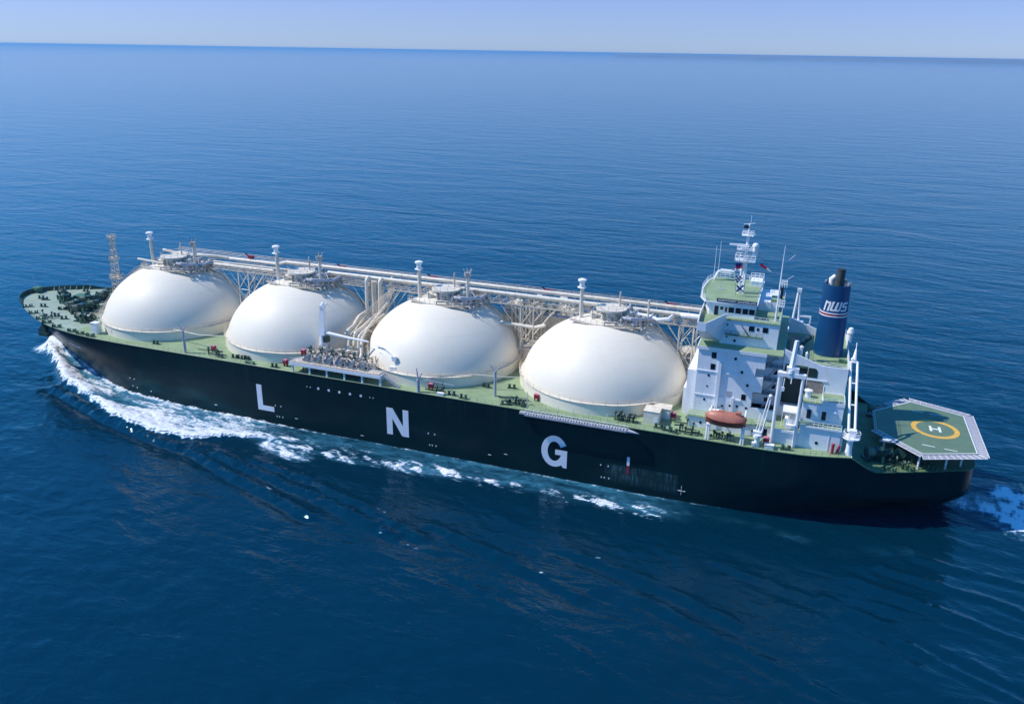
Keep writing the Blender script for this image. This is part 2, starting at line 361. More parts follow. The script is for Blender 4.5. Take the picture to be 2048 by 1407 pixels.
# ================================================================== WATER
def crest(x, y, pts, wdt, amp):
    P = np.array(pts, float); best = np.full(x.shape, 1e9)
    for i in range(len(P) - 1):
        a, b = P[i], P[i + 1]; d = b - a; L2 = d @ d
        t = np.clip(((x - a[0]) * d[0] + (y - a[1]) * d[1]) / L2, 0, 1)
        dd = np.hypot(x - a[0] - t * d[0], y - a[1] - t * d[1]); best = np.minimum(best, dd)
    return amp * np.exp(-(best / wdt) ** 2), best
OUT = np.array([(9, -2), (13, -5.5), (20, -10), (29, -15.8), (40.6, -24.2), (55, -29.3), (65, -34), (72, -36.7), (81, -39), (93, -40), (100, -38), (107, -33.5), (118, -31.5), (124, -31), (124.1, -31)])
def wake(x, y):
    """height, dense foam, aerated water; y is mirrored so both sides of the ship have the wake"""
    ay = -np.abs(y)
    out = np.interp(x, OUT[:, 0], OUT[:, 1]); hy = -np.interp(x, wl[:, 0], wl[:, 1], left=0, right=0)
    n1 = fbm(x * 0.45 + 3, ay * 0.45, 5); n2 = fbm(x * 0.11, ay * 0.5 + 9, 6); n3 = fbm(x * 1.3, ay * 1.3 + 50, 4)
    n4 = fbm(x * .25 - ay * .2, ay * 0.8 + x * .35, 6)
    jag = out - 2.6 * (n1 - 0.45) - 1.4 * (fbm(x * 1.5, ay * .2 + 3, 3) - .5)
    width = hy - jag                                   # metres between hull and outer edge
    u = (ay - jag) / np.maximum(width, 0.5)            # 0 at outer edge, 1 at hull
    inside = sstep(ay, jag - 0.2, jag + 0.5) * sstep(x, 9, 12)
    edge = np.exp(-np.clip(u, 0, 9) * np.interp(x, [10, 60, 90, 110], [1.1, 2.2, 1.6, 1.2]))
    fade = 1 - sstep(x, 98, 132)
    dens = inside * fade * (0.34 + 1.0 * edge + 1.0 * (n4 - 0.5) + 0.8 * (n2 - 0.5)) * np.interp(x, [60, 95], [1, .82])
    dens = dens + 1.3 * np.exp(-(((x - 12.5) / 4.5) ** 2 + ((ay + 3.5) / 3.6) ** 2))
    hole = np.exp(-(((x - 65 - (ay + 27) * .8) / 6.5) ** 2 + ((ay + 28.5) / 2.0) ** 2)); hole2 = np.exp(-(((x - 30) / 9) ** 2 + ((ay - (hy - 3.0)) / 1.6) ** 2))
    dens = dens - 1.0 * hole * inside - 0.5 * hole2
    # detached foam patches abreast of the tanks
    def blob(cx, cy, rx, ry, k, sl=0.0):
        e = ((x - cx) / rx) ** 2 + ((ay - cy - sl * (x - cx)) / ry) ** 2
        return np.exp(-e) * k
    patch = blob(121.5, -35, 7.5, 2.8, 1.0, -.12) + blob(126.5, -37.2, 4.5, 2.2, .75) + blob(117, -32, 6, 1.8, .6) + blob(134, -33.2, 6, 1.8, .75, -.1) + blob(141, -34.4, 5, 1.3, .6, 0.05) \
        + blob(155, -32.3, 9, 2.0, .75, .05) + blob(162, -31.3, 8, 2.0, .6) + blob(176, -30.4, 8, 1.5, .42) + blob(201, -30.5, 10, 1.9, .50, .1) + blob(211, -30.2, 7, 2.2, .5)
    dens = dens + patch * (0.36 + 1.9 * (n4 - 0.42) + .8 * (n2 - .5) + .5 * (n3 - .5)) + np.where(ay <= hy + 1, 1, 0) * sstep(hy - ay, 13, 7) * sstep(hy - ay, 1, 7) * sstep(x, 110, 130) * (1 - sstep(x, 205, 225)) * np.clip(.06 + 2.2 * (n4 - .46) + 1.2 * (n3 - .5), 0, .48)
    # thin white line where the hull cuts the water
    hl = np.exp(-((hy - ay - 0.25) / 0.45) ** 2) * sstep(x, 14, 30) * (1 - sstep(x, 216, 232))
    dens = dens + hl * (0.30 + 1.2 * (n3 - .42))
    aer = sstep(hy - ay, 12.5, 1.0) * sstep(x, 30, 90) * (1 - sstep(x, 205, 232)) * (0.50 + 1.1 * (n2 - .45)) * np.where(ay <= hy + 1, 1, 0)
    aer = np.maximum(aer, 0.8 * inside * fade) + 0.5 * patch * (0.6 + n4)
    # faint deep turbulence along the stern quarter
    for cx, cy, rx, k in [(240, -29.5, 4, .34), (249, -31.5, 3, .2), (255, -28.5, 3.2, .24), (262, -26.5, 4, .3), (275, -27, 9, .26), (230, -27.5, 7, .2)]:
        aer = aer + blob(cx, cy, rx, 1.8, k) * (0.4 + 1.3 * n1)
    # propeller wash behind the transom
    s = sstep(x, 264, 275)
    jet = s * np.exp(-((y - (0.5 - .25 * (x - 268))) / (6 + 0.10 * np.clip(x - 266, 0, 400))) ** 2)
    aer = np.clip(aer, 0, 1) * np.where(x > 262, .6, 1.0) + jet * (0.6 + 2.2 * (n4 - .45))
    wj = sstep(x, 278, 284) * np.exp(-((ay + 3.5 + 3 * (n1 - .5)) / 6.5) ** 2)
    dens = dens + wj * (.55 + 2.6 * (n4 - 0.42) + 1.5 * (n3 - .5)) + jet * np.clip(.30 + 2.6 * (n4 - .45) + 2.0 * (n3 - .5), 0, .85)
    streak = sstep(x, 262, 300) * np.exp(-((ay + 20) / 14) ** 2) * sstep(fbm(x * .12, (ay + .45 * (x - 260)) * .9, 4), 0.56, 0.72)
    aer = aer + .30 * streak
    for fx_, fy_, fr_ in ((130.2, -52.2, 1.3), (158, -51.2, .9), (162, -58.5, .8), (170, -60.5, 1.1), (205, -51, .8), (196, -59.5, .7)):  # glints on the crests, painted in as small white foam flecks
        dens = dens + 2.2 * np.exp(-(((x - fx_) / (1.2 * fr_)) ** 2 + ((ay - fy_ + .3 * (x - fx_)) / (.26 * fr_)) ** 2)) * np.clip(n3 - .3, 0, 1) * 1.6
    aer = np.clip(aer, 0, 1); dens = np.clip(dens, 0, 1.2)
    # heights
    ridge = np.interp(x, [8, 14, 40, 70, 100, 130], [1.0, 2.4, 1.9, 1.2, 0.7, 0])
    dist = (ay - (out + 1.2))
    h = ridge * np.exp(-(dist / np.where(dist > 0, 3.4, 1.7)) ** 2) * sstep(x, 8, 13)
    h = h + sstep(dens, 0.15, 0.9) * (0.15 + 0.75 * n3) * np.interp(x, [10, 60, 110], [1.0, .7, .25])
    bw = np.interp(x, [8, 16, 30, 45, 60], [2.6, 2.2, 0.8, .3, 0]) * np.exp(-((hy - ay) / 1.6) ** 2); h = h + bw * (x > 8)
    for pts, wd, am in WCREST:
        c, b = crest(x, ay, pts, wd, 1.0); h = h + 1.5 * am * c * (1.6 * n1 - .1) - am * 0.7 * crest(x, ay + wd * 1.5, pts, wd * 1.1, 1.0)[0]
    h = h + 0.5 * jet * (n1 - .3)
    return h, dens, aer
WCREST = [([(40, -27), (70, -37.5), (88, -41.5), (104, -44), (120, -50), (130, -53), (145, -58)], 1.4, .55),
          ([(100, -41), (122, -45.5), (142, -50.5), (165, -58)], 1.5, .5),
          ([(118, -42), (135, -45), (158, -52.5), (170, -57)], 1.4, .38),
          ([(170, -52), (190, -58), (205, -64)], 1.3, .3), ([(182, -66), (200, -74), (222, -84)], 1.3, .14),
          ([(196, -50), (214, -54), (232, -61)], 1.4, .25), ([(215, -60), (240, -70), (262, -80)], 1.3, .3),
          ([(228, -68), (246, -76), (262, -86)], 1.2, .16), ([(206, -76), (225, -87), (240, -99)], 1.2, .10),
          ([(250, -40), (270, -46), (300, -58)], 1.3, .34), ([(256, -34), (275, -38), (305, -48)], 1.2, .34), ([(246, -48), (266, -56), (295, -70)], 1.3, .3),
          ([(262, -28), (285, -31), (315, -38)], 1.2, .3), ([(258, -56), (278, -66), (300, -78)], 1.2, .25), ([(226, -44), (246, -50), (262, -57)], 1.2, .25)]

def axis(lo, hi, st, far, g=1.13):
    a = list(np.arange(lo, hi + 1e-6, st)); s = st; x = hi
    while x < far: s *= g; x += s; a.append(x)
    s = st; x = lo; b = []
    while x > -far: s *= g; x -= s; b.append(x)
    return np.array(b[::-1] + a)
gx = axis(-4, 312, 0.5, 260000); gy = axis(-108, -14, 0.5, 260000)
X, Y = np.meshgrid(gx, gy)
h, dn, ae = wake(X, Y)
near = np.exp(-np.hypot(X - 150, Y + 60) / 400)
fx, fy = X * cos(0.42) - Y * sin(0.42), X * sin(0.42) + Y * cos(0.42)
Zw = np.where(np.hypot(X - 150, Y + 30) < 900, h, 0.0)
# sea swell as real geometry round the ship: fades out where the sheet's faces get large
edge_ = np.exp(-(np.clip(np.abs(X - 154) - 158, 0, 1e9) / 60) ** 2) * np.exp(-(np.clip(np.abs(Y + 61) - 47, 0, 1e9) / 25) ** 2)
Zw = Zw + edge_ * 0.22 * (fbm(fx * .05, fy * .16, 4) - .5) * 2 + edge_ * .10 * (fbm(fx * .3, fy * .5, 3) - .5) * 2
ny, nx = X.shape
idx = np.arange(nx * ny).reshape(ny, nx)
faces = np.stack([idx[:-1, :-1], idx[:-1, 1:], idx[1:, 1:], idx[1:, :-1]], -1).reshape(-1, 4)
def grid_mesh(name, V, Fc, attrs):
    me = bpy.data.meshes.new(name); me.vertices.add(len(V)); me.vertices.foreach_set('co', V.ravel())
    me.loops.add(Fc.size); me.loops.foreach_set('vertex_index', Fc.ravel())
    me.polygons.add(len(Fc)); me.polygons.foreach_set('loop_start', np.arange(0, Fc.size, 4)); me.polygons.foreach_set('loop_total', np.full(len(Fc), 4))
    me.update(calc_edges=True); me.polygons.foreach_set('use_smooth', np.ones(len(Fc), bool))
    for k, a in attrs.items():
        at = me.attributes.new(k, 'FLOAT', 'POINT'); at.data.foreach_set('value', a.ravel())
    ob = bpy.data.objects.new(name, me); C.objects.link(ob); return ob
V = np.stack([X, Y, Zw], -1).reshape(-1, 3)
water = grid_mesh('water', V, faces, {'foam': np.clip(dn, 0, 1), 'aerated': ae})
tag(water, None, None, None, 'structure')

def water_material(foamy=False):
    m = bpy.data.materials.new('foam' if foamy else 'sea water'); m.use_nodes = True
    t = m.node_tree; N = t.nodes; L = t.links; b = N['Principled BSDF']
    geo = N.new('ShaderNodeNewGeometry'); P = geo.outputs['Position']
    def mapping(rot, sc):
        r = N.new('ShaderNodeMapping'); r.inputs['Rotation'].default_value = (0, 0, rot); r.inputs['Scale'].default_value = sc
        L.new(P, r.inputs['Vector']); return r.outputs[0]
    def noise(vec, scale, det=3, rough=0.5, dist=0.0):
        n = N.new('ShaderNodeTexNoise'); n.inputs['Scale'].default_value = scale; n.inputs['Detail'].default_value = det
        n.inputs['Roughness'].default_value = rough; n.inputs['Distortion'].default_value = dist
        L.new(vec, n.inputs['Vector']); return n.outputs['Fac']
    def math(op, a, c):
        x = N.new('ShaderNodeMath'); x.operation = op
        for i, q in enumerate((a, c)):
            if isinstance(q, (int, float)): x.inputs[i].default_value = q
            else: L.new(q, x.inputs[i])
        return x.outputs[0]
    def ramp(v, a, c, lo=0.0, hi=1.0, smooth=False):
        r = N.new('ShaderNodeMapRange'); r.inputs['From Min'].default_value = a; r.inputs['From Max'].default_value = c
        r.inputs['To Min'].default_value = lo; r.inputs['To Max'].default_value = hi
        if smooth: r.interpolation_type = 'SMOOTHSTEP'
        L.new(v, r.inputs['Value']); return r.outputs[0]
    def mix(f, a, c):
        x = N.new('ShaderNodeMix'); x.data_type = 'RGBA'
        if isinstance(f, float): x.inputs[0].default_value = f
        else: L.new(f, x.inputs[0])
        for i, q in ((6, a), (7, c)):
            if isinstance(q, tuple): x.inputs[i].default_value = (*q, 1)
            else: L.new(q, x.inputs[i])
        return x.outputs[2]
    # wave heights in metres
    sw = noise(mapping(0.30, (0.42, 1, 1)), 0.036, 4, .55, .8)        # long swell
    md = noise(mapping(0.18, (0.42, 1, 1)), 0.19, 5, .6, .6)
    m2 = noise(mapping(0.45, (0.5, 1, 1)), 0.42, 4, .6, .5)
    rp = noise(mapping(0.12, (0.55, 1, 1)), 0.75, 4, .6)
    rp2 = noise(mapping(-0.6, (0.6, 1, 1)), 2.1, 3, .6)
    gust = noise(mapping(0.1, (0.4, 1, 1)), 0.006, 4, .6)
    H = math('MULTIPLY', sw, WAVE[0]); H = math('ADD', H, math('MULTIPLY', md, WAVE[1])); H = math('ADD', H, math('MULTIPLY', m2, 0.12))
    amp = ramp(gust, 0.35, 0.65, 0.6, 1.25)
    H = math('ADD', H, math('MULTIPLY', math('MULTIPLY', rp, WAVE[2]), amp)); H = math('ADD', H, math('MULTIPLY', math('MULTIPLY', rp2, WAVE[3]), amp))
    at = N.new('ShaderNodeAttribute'); at.attribute_name = 'foam'; foam = at.outputs['Fac']
    a2 = N.new('ShaderNodeAttribute'); a2.attribute_name = 'aerated'; aer = a2.outputs['Fac']
    fn = noise(mapping(0.15, (0.4, 1, 1)), 1.3, 8, .72, 1.2); fn2 = noise(mapping(0.2, (0.6, 1, 1)), 0.5, 8, .7, .6)
    bp = N.new('ShaderNodeBump'); bp.inputs['Strength'].default_value = 1; bp.inputs['Distance'].default_value = 1.0
    if foamy: H = math('ADD', H, math('MULTIPLY', fn, 0.35))
    L.new(H, bp.inputs['Height']); L.new(bp.outputs[0], b.inputs['Normal'])
    deep = WATER_COL
    c = mix(ramp(gust, 0.3, 0.7), tuple(v * .88 for v in deep), tuple(v * 1.12 for v in deep))
    af = ramp(math('MULTIPLY', aer, ramp(fn2, 0.3, 0.7, .45, 1.35)), 0.05, 0.95, 0, .85, True)
    c = mix(af, c, (0.045, 0.20, 0.32))
    st = noise(mapping(0.28, (0.16, 1.1, 1)), 1.1, 8, .75, .8)
    tex = math('MULTIPLY', ramp(fn, 0.36, 0.60, 0.0, 1.5), ramp(st, 0.38, 0.58, 0.35, 1.25))
    ff = math('ADD', math('MULTIPLY', foam, ramp(foam, 0.40, 1.0, 0.0, 0.85)), math('MULTIPLY', foam, tex)); ff = ramp(ff, 0.20, 0.95, 0, 1)
    c = mix(ramp(ff, 0.0, 0.5), c, (0.16, 0.30, 0.42)); c = mix(ramp(ff, 0.3, 1.0), c, (0.80, 0.84, 0.90))
    L.new(c, b.inputs['Base Color'])
    L.new(ramp(math('MAXIMUM', ff, math('MULTIPLY', af, 0.5)), 0, 1, WATER_ROUGH, 0.75), b.inputs['Roughness'])
    b.inputs['IOR'].default_value = 1.42; b.inputs['Specular Tint'].default_value = (0.40, 0.90, 1.0, 1)
    return m
WAVE = (1.1, 0.36, 0.06, 0.016); WATER_COL = (0.0002, 0.0205, 0.043); WATER_ROUGH = 0.045
water.data.materials.append(water_material())

# dense breaking foam as its own raised, ragged sheet
x1 = np.arange(8, 226, 0.36); y1 = np.arange(-43, 0, 0.36)
X1, Y1 = np.meshgrid(x1, y1); h1, d1, a1 = wake(X1, Y1)
hy1 = -np.interp(X1, wl[:, 0], wl[:, 1])
keep = (d1 > 0.60) & (Y1 < hy1 + 0.25)
kf = keep[:-1, :-1] & keep[1:, :-1] & keep[:-1, 1:] & keep[1:, 1:]
id1 = np.arange(X1.size).reshape(X1.shape)
f1 = np.stack([id1[:-1, :-1], id1[:-1, 1:], id1[1:, 1:], id1[1:, :-1]], -1)[kf]
used, inv = np.unique(f1.ravel(), return_inverse=True)
lift = 0.05 + sstep(d1, .60, 1.1) * 0.5 * fbm(X1 * 1.6, Y1 * 1.6 + 7, 4)
fx1, fy1 = X1 * cos(0.42) - Y1 * sin(0.42), X1 * sin(0.42) + Y1 * cos(0.42)
Z1 = h1 + .22 * (fbm(fx1 * .05, fy1 * .16, 4) - .5) * 2 + .1 * (fbm(fx1 * .3, fy1 * .5, 3) - .5) * 2 + lift
VV = np.stack([X1, Y1, Z1], -1).reshape(-1, 3)[used]
foam = grid_mesh('bow_wave_foam', VV, inv.reshape(-1, 4), {'foam': np.clip(d1.ravel()[used], 0, 1), 'aerated': a1.ravel()[used]})
tag(foam, 'white breaking foam of the bow wave trailing along the port side of the black hull', 'foam', None, 'stuff')
foam.data.materials.append(water_material(True))

# ================================================================== DISTANT LAND
mb = MB(); npt = 160
prev = None
for i in range(npt + 1):
    t = i / npt; px = 1230 + t * 1400
    d = fw * F + rr * (px - 1024) + uu * (703.5 - 110)
    az = atan2(d.x, d.y); D = 22000
    hgt = 62 + 45 * float(fbm(np.array(t * 14.0), np.array(3.0), 4)) ** 1.5 * min(1, t * 4 + .2) + 60 * max(0, t - .5) ** 1 * float(fbm(np.array(t * 9), np.array(8.0), 4)) + 10 * math.exp(-((t - .6) / .05) ** 2)
    a = Vector((CAM[0] + sin(az) * D, CAM[1] + cos(az) * D, -2)); b_ = Vector((CAM[0] + sin(az) * (D + 5000), CAM[1] + cos(az) * (D + 5000), -2))
    m_ = (a * .6 + b_ * .4); ring = [a, Vector((a.x * .92 + m_.x * .08, a.y * .92 + m_.y * .08, hgt * .5)), Vector((m_.x, m_.y, hgt)), b_]
    if prev:
        o = len(mb.v); mb.v += [tuple(p) for p in prev + ring]; mb.f += [(o + k, o + k + 4, o + k + 5, o + k + 1) for k in range(3)]
    prev = ring
M_LAND = mat('distant scrub and sand', (0.20, 0.21, 0.22), 0.9, 0.2, 0.001)
land = mk('hills', mb, M_LAND, None, True); tag(land, None, None, None, 'structure')

# ================================================================== SHIP
ship = empty('gas_carrier', (136, 0, 0), 'black-hulled liquefied gas tanker with four cream domes under way at sea', 'ship')
def P(name, mb, m, parent=None, smooth=True, ang=35, label=None, **k):
    o = mk(name, mb, m, parent or ship, smooth, ang, **k)
    if label: o['label'] = label
    return o

# hull
mb = MB(); NL = 9; n = len(dk)
for side in (-1, 1):
    base = len(mb.v)
    for i in range(n):
        for j in range(NL + 1):
            t = j / NL
            z = -1.0 + (dk[i, 2] + 1.0) * t; tt = max(0.0, z / dk[i, 2])
            e = 1.7 if dk[i, 0] < 120 else 1.0
            # counter stern: underside tucks in low down only
            q = tt ** e if dk[i, 0] < 120 else min(1.0, tt * 2.0) ** 0.8
            x = wl[i, 0] + (dk[i, 0] - wl[i, 0]) * (tt if dk[i, 0] < 120 else q)
            y = wl[i, 1] + (dk[i, 1] - wl[i, 1]) * q
            mb.v.append((x, side * y, z))
    for i in range(n - 1):
        for j in range(NL):
            a = base + i * (NL + 1) + j; b_ = a + NL + 1
            f = (a, b_, b_ + 1, a + 1); mb.f.append(f if side < 0 else f[::-1])
hull = P('hull', mb, M_HULL, ship, True, 40)

# decks
mb = MB(); mf = MB(); ma = MB()
def strip(m_, pts):
    o = len(m_.v)
    for (x, y, z) in pts: m_.v += [(x, -y, z), (x, y, z)]
    for i in range(len(pts) - 1): m_.f.append((o + 2 * i, o + 2 * i + 2, o + 2 * i + 3, o + 2 * i + 1))
ii = [p for p in dk if p[0] <= 44]; strip(mf, [(p[0], p[1] - .03, p[2]) for p in ii])
jj = [ii[-1]] + [p for p in dk if 44 < p[0] <= 248.61]; strip(mb, [(p[0], p[1] - .03, p[2]) for p in jj])
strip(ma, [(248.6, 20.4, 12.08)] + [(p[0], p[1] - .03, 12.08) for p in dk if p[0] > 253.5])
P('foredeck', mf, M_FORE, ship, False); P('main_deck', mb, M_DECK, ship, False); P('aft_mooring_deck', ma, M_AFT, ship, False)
P('deck_break_bulkhead', MB().box(248.58, 248.75, -20.5, 20.5, 12.1, 15.38), M_WHITE, ship, False)
# gunwale bar
mb = MB()
for s in (-1, 1):
    mb.tube([(p[0], s * p[1], p[2] + .03) for p in dk if p[0] > 20], 0.11, 5)
P('gunwale', mb, M_MIDGREEN, ship)
# foredeck bulwark with stanchions
mb = MB(); ms = MB()
def bul(side, xmax):
    pts = [p for p in dk if p[0] <= xmax]; N_ = len(pts)
    o = len(mb.v)
    for i, p in enumerate(pts):
        hb = 1.35 * (1 if p[0] < xmax - 6 else max(0.25, (xmax - p[0]) / 6))
        fl = 0.22
        mb.v += [(p[0] - (.1 if i < 6 else 0), side * p[1], p[2]), (p[0] - .25 * (i < 8), side * (p[1] + fl), p[2] + hb), (p[0] + .12, side * max(0.0, p[1] + fl - .16), p[2] + hb), (p[0] + .1, side * max(0, p[1] - .14), p[2])]
    for i in range(N_ - 1):
        for k in range(3):
            f = (o + 4 * i + k, o + 4 * i + 4 + k, o + 4 * i + 5 + k, o + 4 * i + 1 + k); mb.f.append(f if side < 0 else f[::-1])
    last = None
    for k in range(0, N_ - 3):
        p = pts[k]
        if last is not None and hypot(p[0] - last[0], p[1] - last[1]) < 1.3: continue
        last = p
        if p[0] < 6: continue
        y0 = p[1] - .1
        ms.add([(p[0], side * y0, p[2] + 1.2), (p[0] + .1, side * y0, p[2] + 1.2), (p[0], side * (y0 - .75), p[2] + .01), (p[0] + .1, side * (y0 - .75), p[2] + .01), (p[0], side * y0, p[2] + .01), (p[0] + .1, side * y0, p[2] + .01)],
               [(0, 2, 4), (1, 5, 3), (0, 1, 3, 2), (0, 4, 5, 1)])
bul(-1, 14.5); bul(1, 22)
bw = P('bow_bulwark', mb, M_DKGREEN, ship); mk('stanchion', ms, M_FORE, bw)
# side railings
for s in (-1, 1):
    mb = MB(); pts = [(p[0], s * (p[1] - .15), p[2]) for p in dk if (14.5 if s < 0 else 22) < p[0] <= 248]
    if s < 0:
        mb.rail([q for q in pts if q[0] < 118], 1.1, 1.9, 0.03); mb.rail([q for q in pts if 150.5 <= q[0]], 1.1, 1.9, 0.03)
    else: mb.rail(pts, 1.1, 1.9, 0.03)
    P('deck_railing', mb, M_MIDGREEN, ship)
mb = MB()
for s in (-1, 1): mb.rail([(p[0], s * (p[1] - .15), 12.1) for p in dk if 253.6 < p[0] <= 272.8], 1.05, 1.8, .03)
mb.rail([(273.0, -8.6, 12.1), (273.0, 8.6, 12.1)], 1.05, 1.8, .03)
P('aft_railing', mb, M_DKGREEN, ship)

# hull lettering and marks
def lt(name, mb, m): return mk(name, mb, m, hull, False, whole=(name == 'name_lettering'))
YH0, YH1 = -23.66, -23.5
mb = MB(); mb.prism_y([(107.0, 3.4), (111.9, 3.4), (111.9, 4.75), (108.55, 4.75), (108.55, 10.4), (107.0, 10.4)], YH0, YH1)
mb.prism_y([(144.5, 3.25), (146.05, 3.25), (146.05, 7.6), (148.6, 3.25), (150.4, 3.25), (150.4, 10.25), (148.9, 10.25), (148.9, 5.9), (146.2, 10.25), (144.5, 10.25)], YH0, YH1)
cx, cz = 187.15, 6.6
outer = []; inner = []
for k in range(33):
    a = radians(28 + (305 - 0) * k / 32)
    outer.append((cx + 3.1 * cos(a), cz + 3.85 * sin(a))); inner.append((cx + 1.6 * cos(a), cz + 2.45 * sin(a)))
for k in range(32): mb.prism_y([outer[k], outer[k + 1], inner[k + 1], inner[k]], YH0, YH1)
mb.prism_y([(187.35, 5.85), (190.15, 5.85), (190.15, 7.1), (187.35, 7.1)], YH0 - .004, YH1)
mb.prism_y([(188.7, 4.6), (188.75, 3.6), (189.3, 2.8), (190.15, 2.8), (190.15, 5.85), (188.7, 5.85)], YH0 - .002, YH1)
lt('letter', mb, M_LETTER)
mb = MB()
def dot(x, z, r, n=10): mb.prism_y([(x + r * cos(2 * pi * k / n), z + r * sin(2 * pi * k / n)) for k in range(n)], YH0, YH1)
for k in range(5): dot(125.6 + 3.0 * k, 12.1, .34)
for x in (122.3, 123.3, 140.1, 141.0): dot(x, 12.1, .15, 6)
for bx in (112.3, 155.6, 198.0):
    for dx, dz in ((0, 5.3), (1.7, 5.3), (0.3, 2.3), (1.0, 2.3), (2.0, 2.3)): mb.prism_y([(bx + dx - .12, dz - .16), (bx + dx + .12, dz - .16), (bx + dx + .12, dz + .16), (bx + dx - .12, dz + .16)], YH0, YH1)
for x, z in ((93, 2.2), (118, 2.6), (137, 1.3), (175, 3.5), (171, 2.6)): mb.prism_y([(x, z), (x + .8, z), (x + .8, z + .12), (x, z + .12)], YH0, YH1)
mb.prism_y([(203.8, 6.3), (204.4, 6.3), (204.4, 8.4), (203.8, 8.4)], YH0, YH1)
mb.prism_y([(215.3, 2.5), (216.9, 2.5), (216.9, 2.58), (215.3, 2.58)], YH0, YH1); mb.prism_y([(216.0, 1.6), (216.08, 1.6), (216.08, 3.7), (216.0, 3.7)], YH0 + .003, YH1)
lt('hull_mark', mb, M_LETTER)
lt('draught_mark', MB().prism_y([(203.85, 4.2), (204.35, 4.2), (204.35, 6.29), (203.85, 6.29)], YH0, YH1), M_RED)
# ship name on the port bow, following the flare
def hull_pt(x, z):
    best = None
    for i in range(n - 1):
        a = np.array([0.0] * 3)
        def pt(i):
            tt = z / dk[i, 2]; q = tt ** 1.7
            return wl[i, 0] + (dk[i, 0] - wl[i, 0]) * tt, wl[i, 1] + (dk[i, 1] - wl[i, 1]) * q
        (xa, ya), (xb, yb) = pt(i), pt(i + 1)
        if xa <= x <= xb:
            t = (x - xa) / max(1e-6, xb - xa); return -(ya + (yb - ya) * t)
    return -23.6
tm = text_mb('NORTHWEST SANDERLING', 1.3, 0.05, 1.12)
mb = MB(); mb.f = tm.f; mb.v = [(27.5 + x * .95, hull_pt(27.5 + x * .95, 9.6 + y) - .06 - z, 9.6 + y) for (x, y, z) in tm.v]
lt('name_lettering', mb, M_LETTER)
mb = MB()
for x, z in ((63.5, 4.8), (65.2, 4.8), (63.9, 2.4), (65.6, 2.2), (71, 2.2)):
    yy = hull_pt(x, z) - .05; mb.box(x - .14, x + .14, yy - .04, yy + .1, z - .14, z + .14)
lt('tug_mark', mb, M_WHITE2)
# anchor
mb = MB(); a0 = Vector((26.3, hull_pt(26.3, 12.5) - .9, 13.3))
mb.tube([a0, a0 + Vector((0.3, -.2, -2.6))], .28, 6); mb.box(a0.x - 1.6, a0.x + 2.0, a0.y - 1.1, a0.y + .3, a0.z - 3.1, a0.z - 2.0); mb.box(a0.x - .9, a0.x + 1.2, a0.y - .8, a0.y + .3, a0.z - 1.99, a0.z - .31)
mb.tube([a0 + Vector((-1.3, -.4, -2.7)), a0 + Vector((-1.5, -.9, -.9))], [.35, .08], 6); mb.tube([a0 + Vector((1.8, -.4, -2.7)), a0 + Vector((2.0, -.9, -.9))], [.35, .08], 6)
mb.box(a0.x - .7, a0.x + .7, a0.y - .3, a0.y + 1.4, a0.z - .3, a0.z + .5)
P('anchor', mb, M_DKGREEN, ship)
# jackstaff and the box at the stem head
P('jackstaff', MB().tube([(5.5, 1, 17.2), (5.3, 1, 22)], .05, 5), M_GREY, ship)
P('stem_platform', MB().box(3.4, 5.6, 1.2, 3.6, 17.3, 17.9).box(3.6, 5.4, 1.4, 3.4, 16.3, 17.3), M_MIDGREEN, ship)

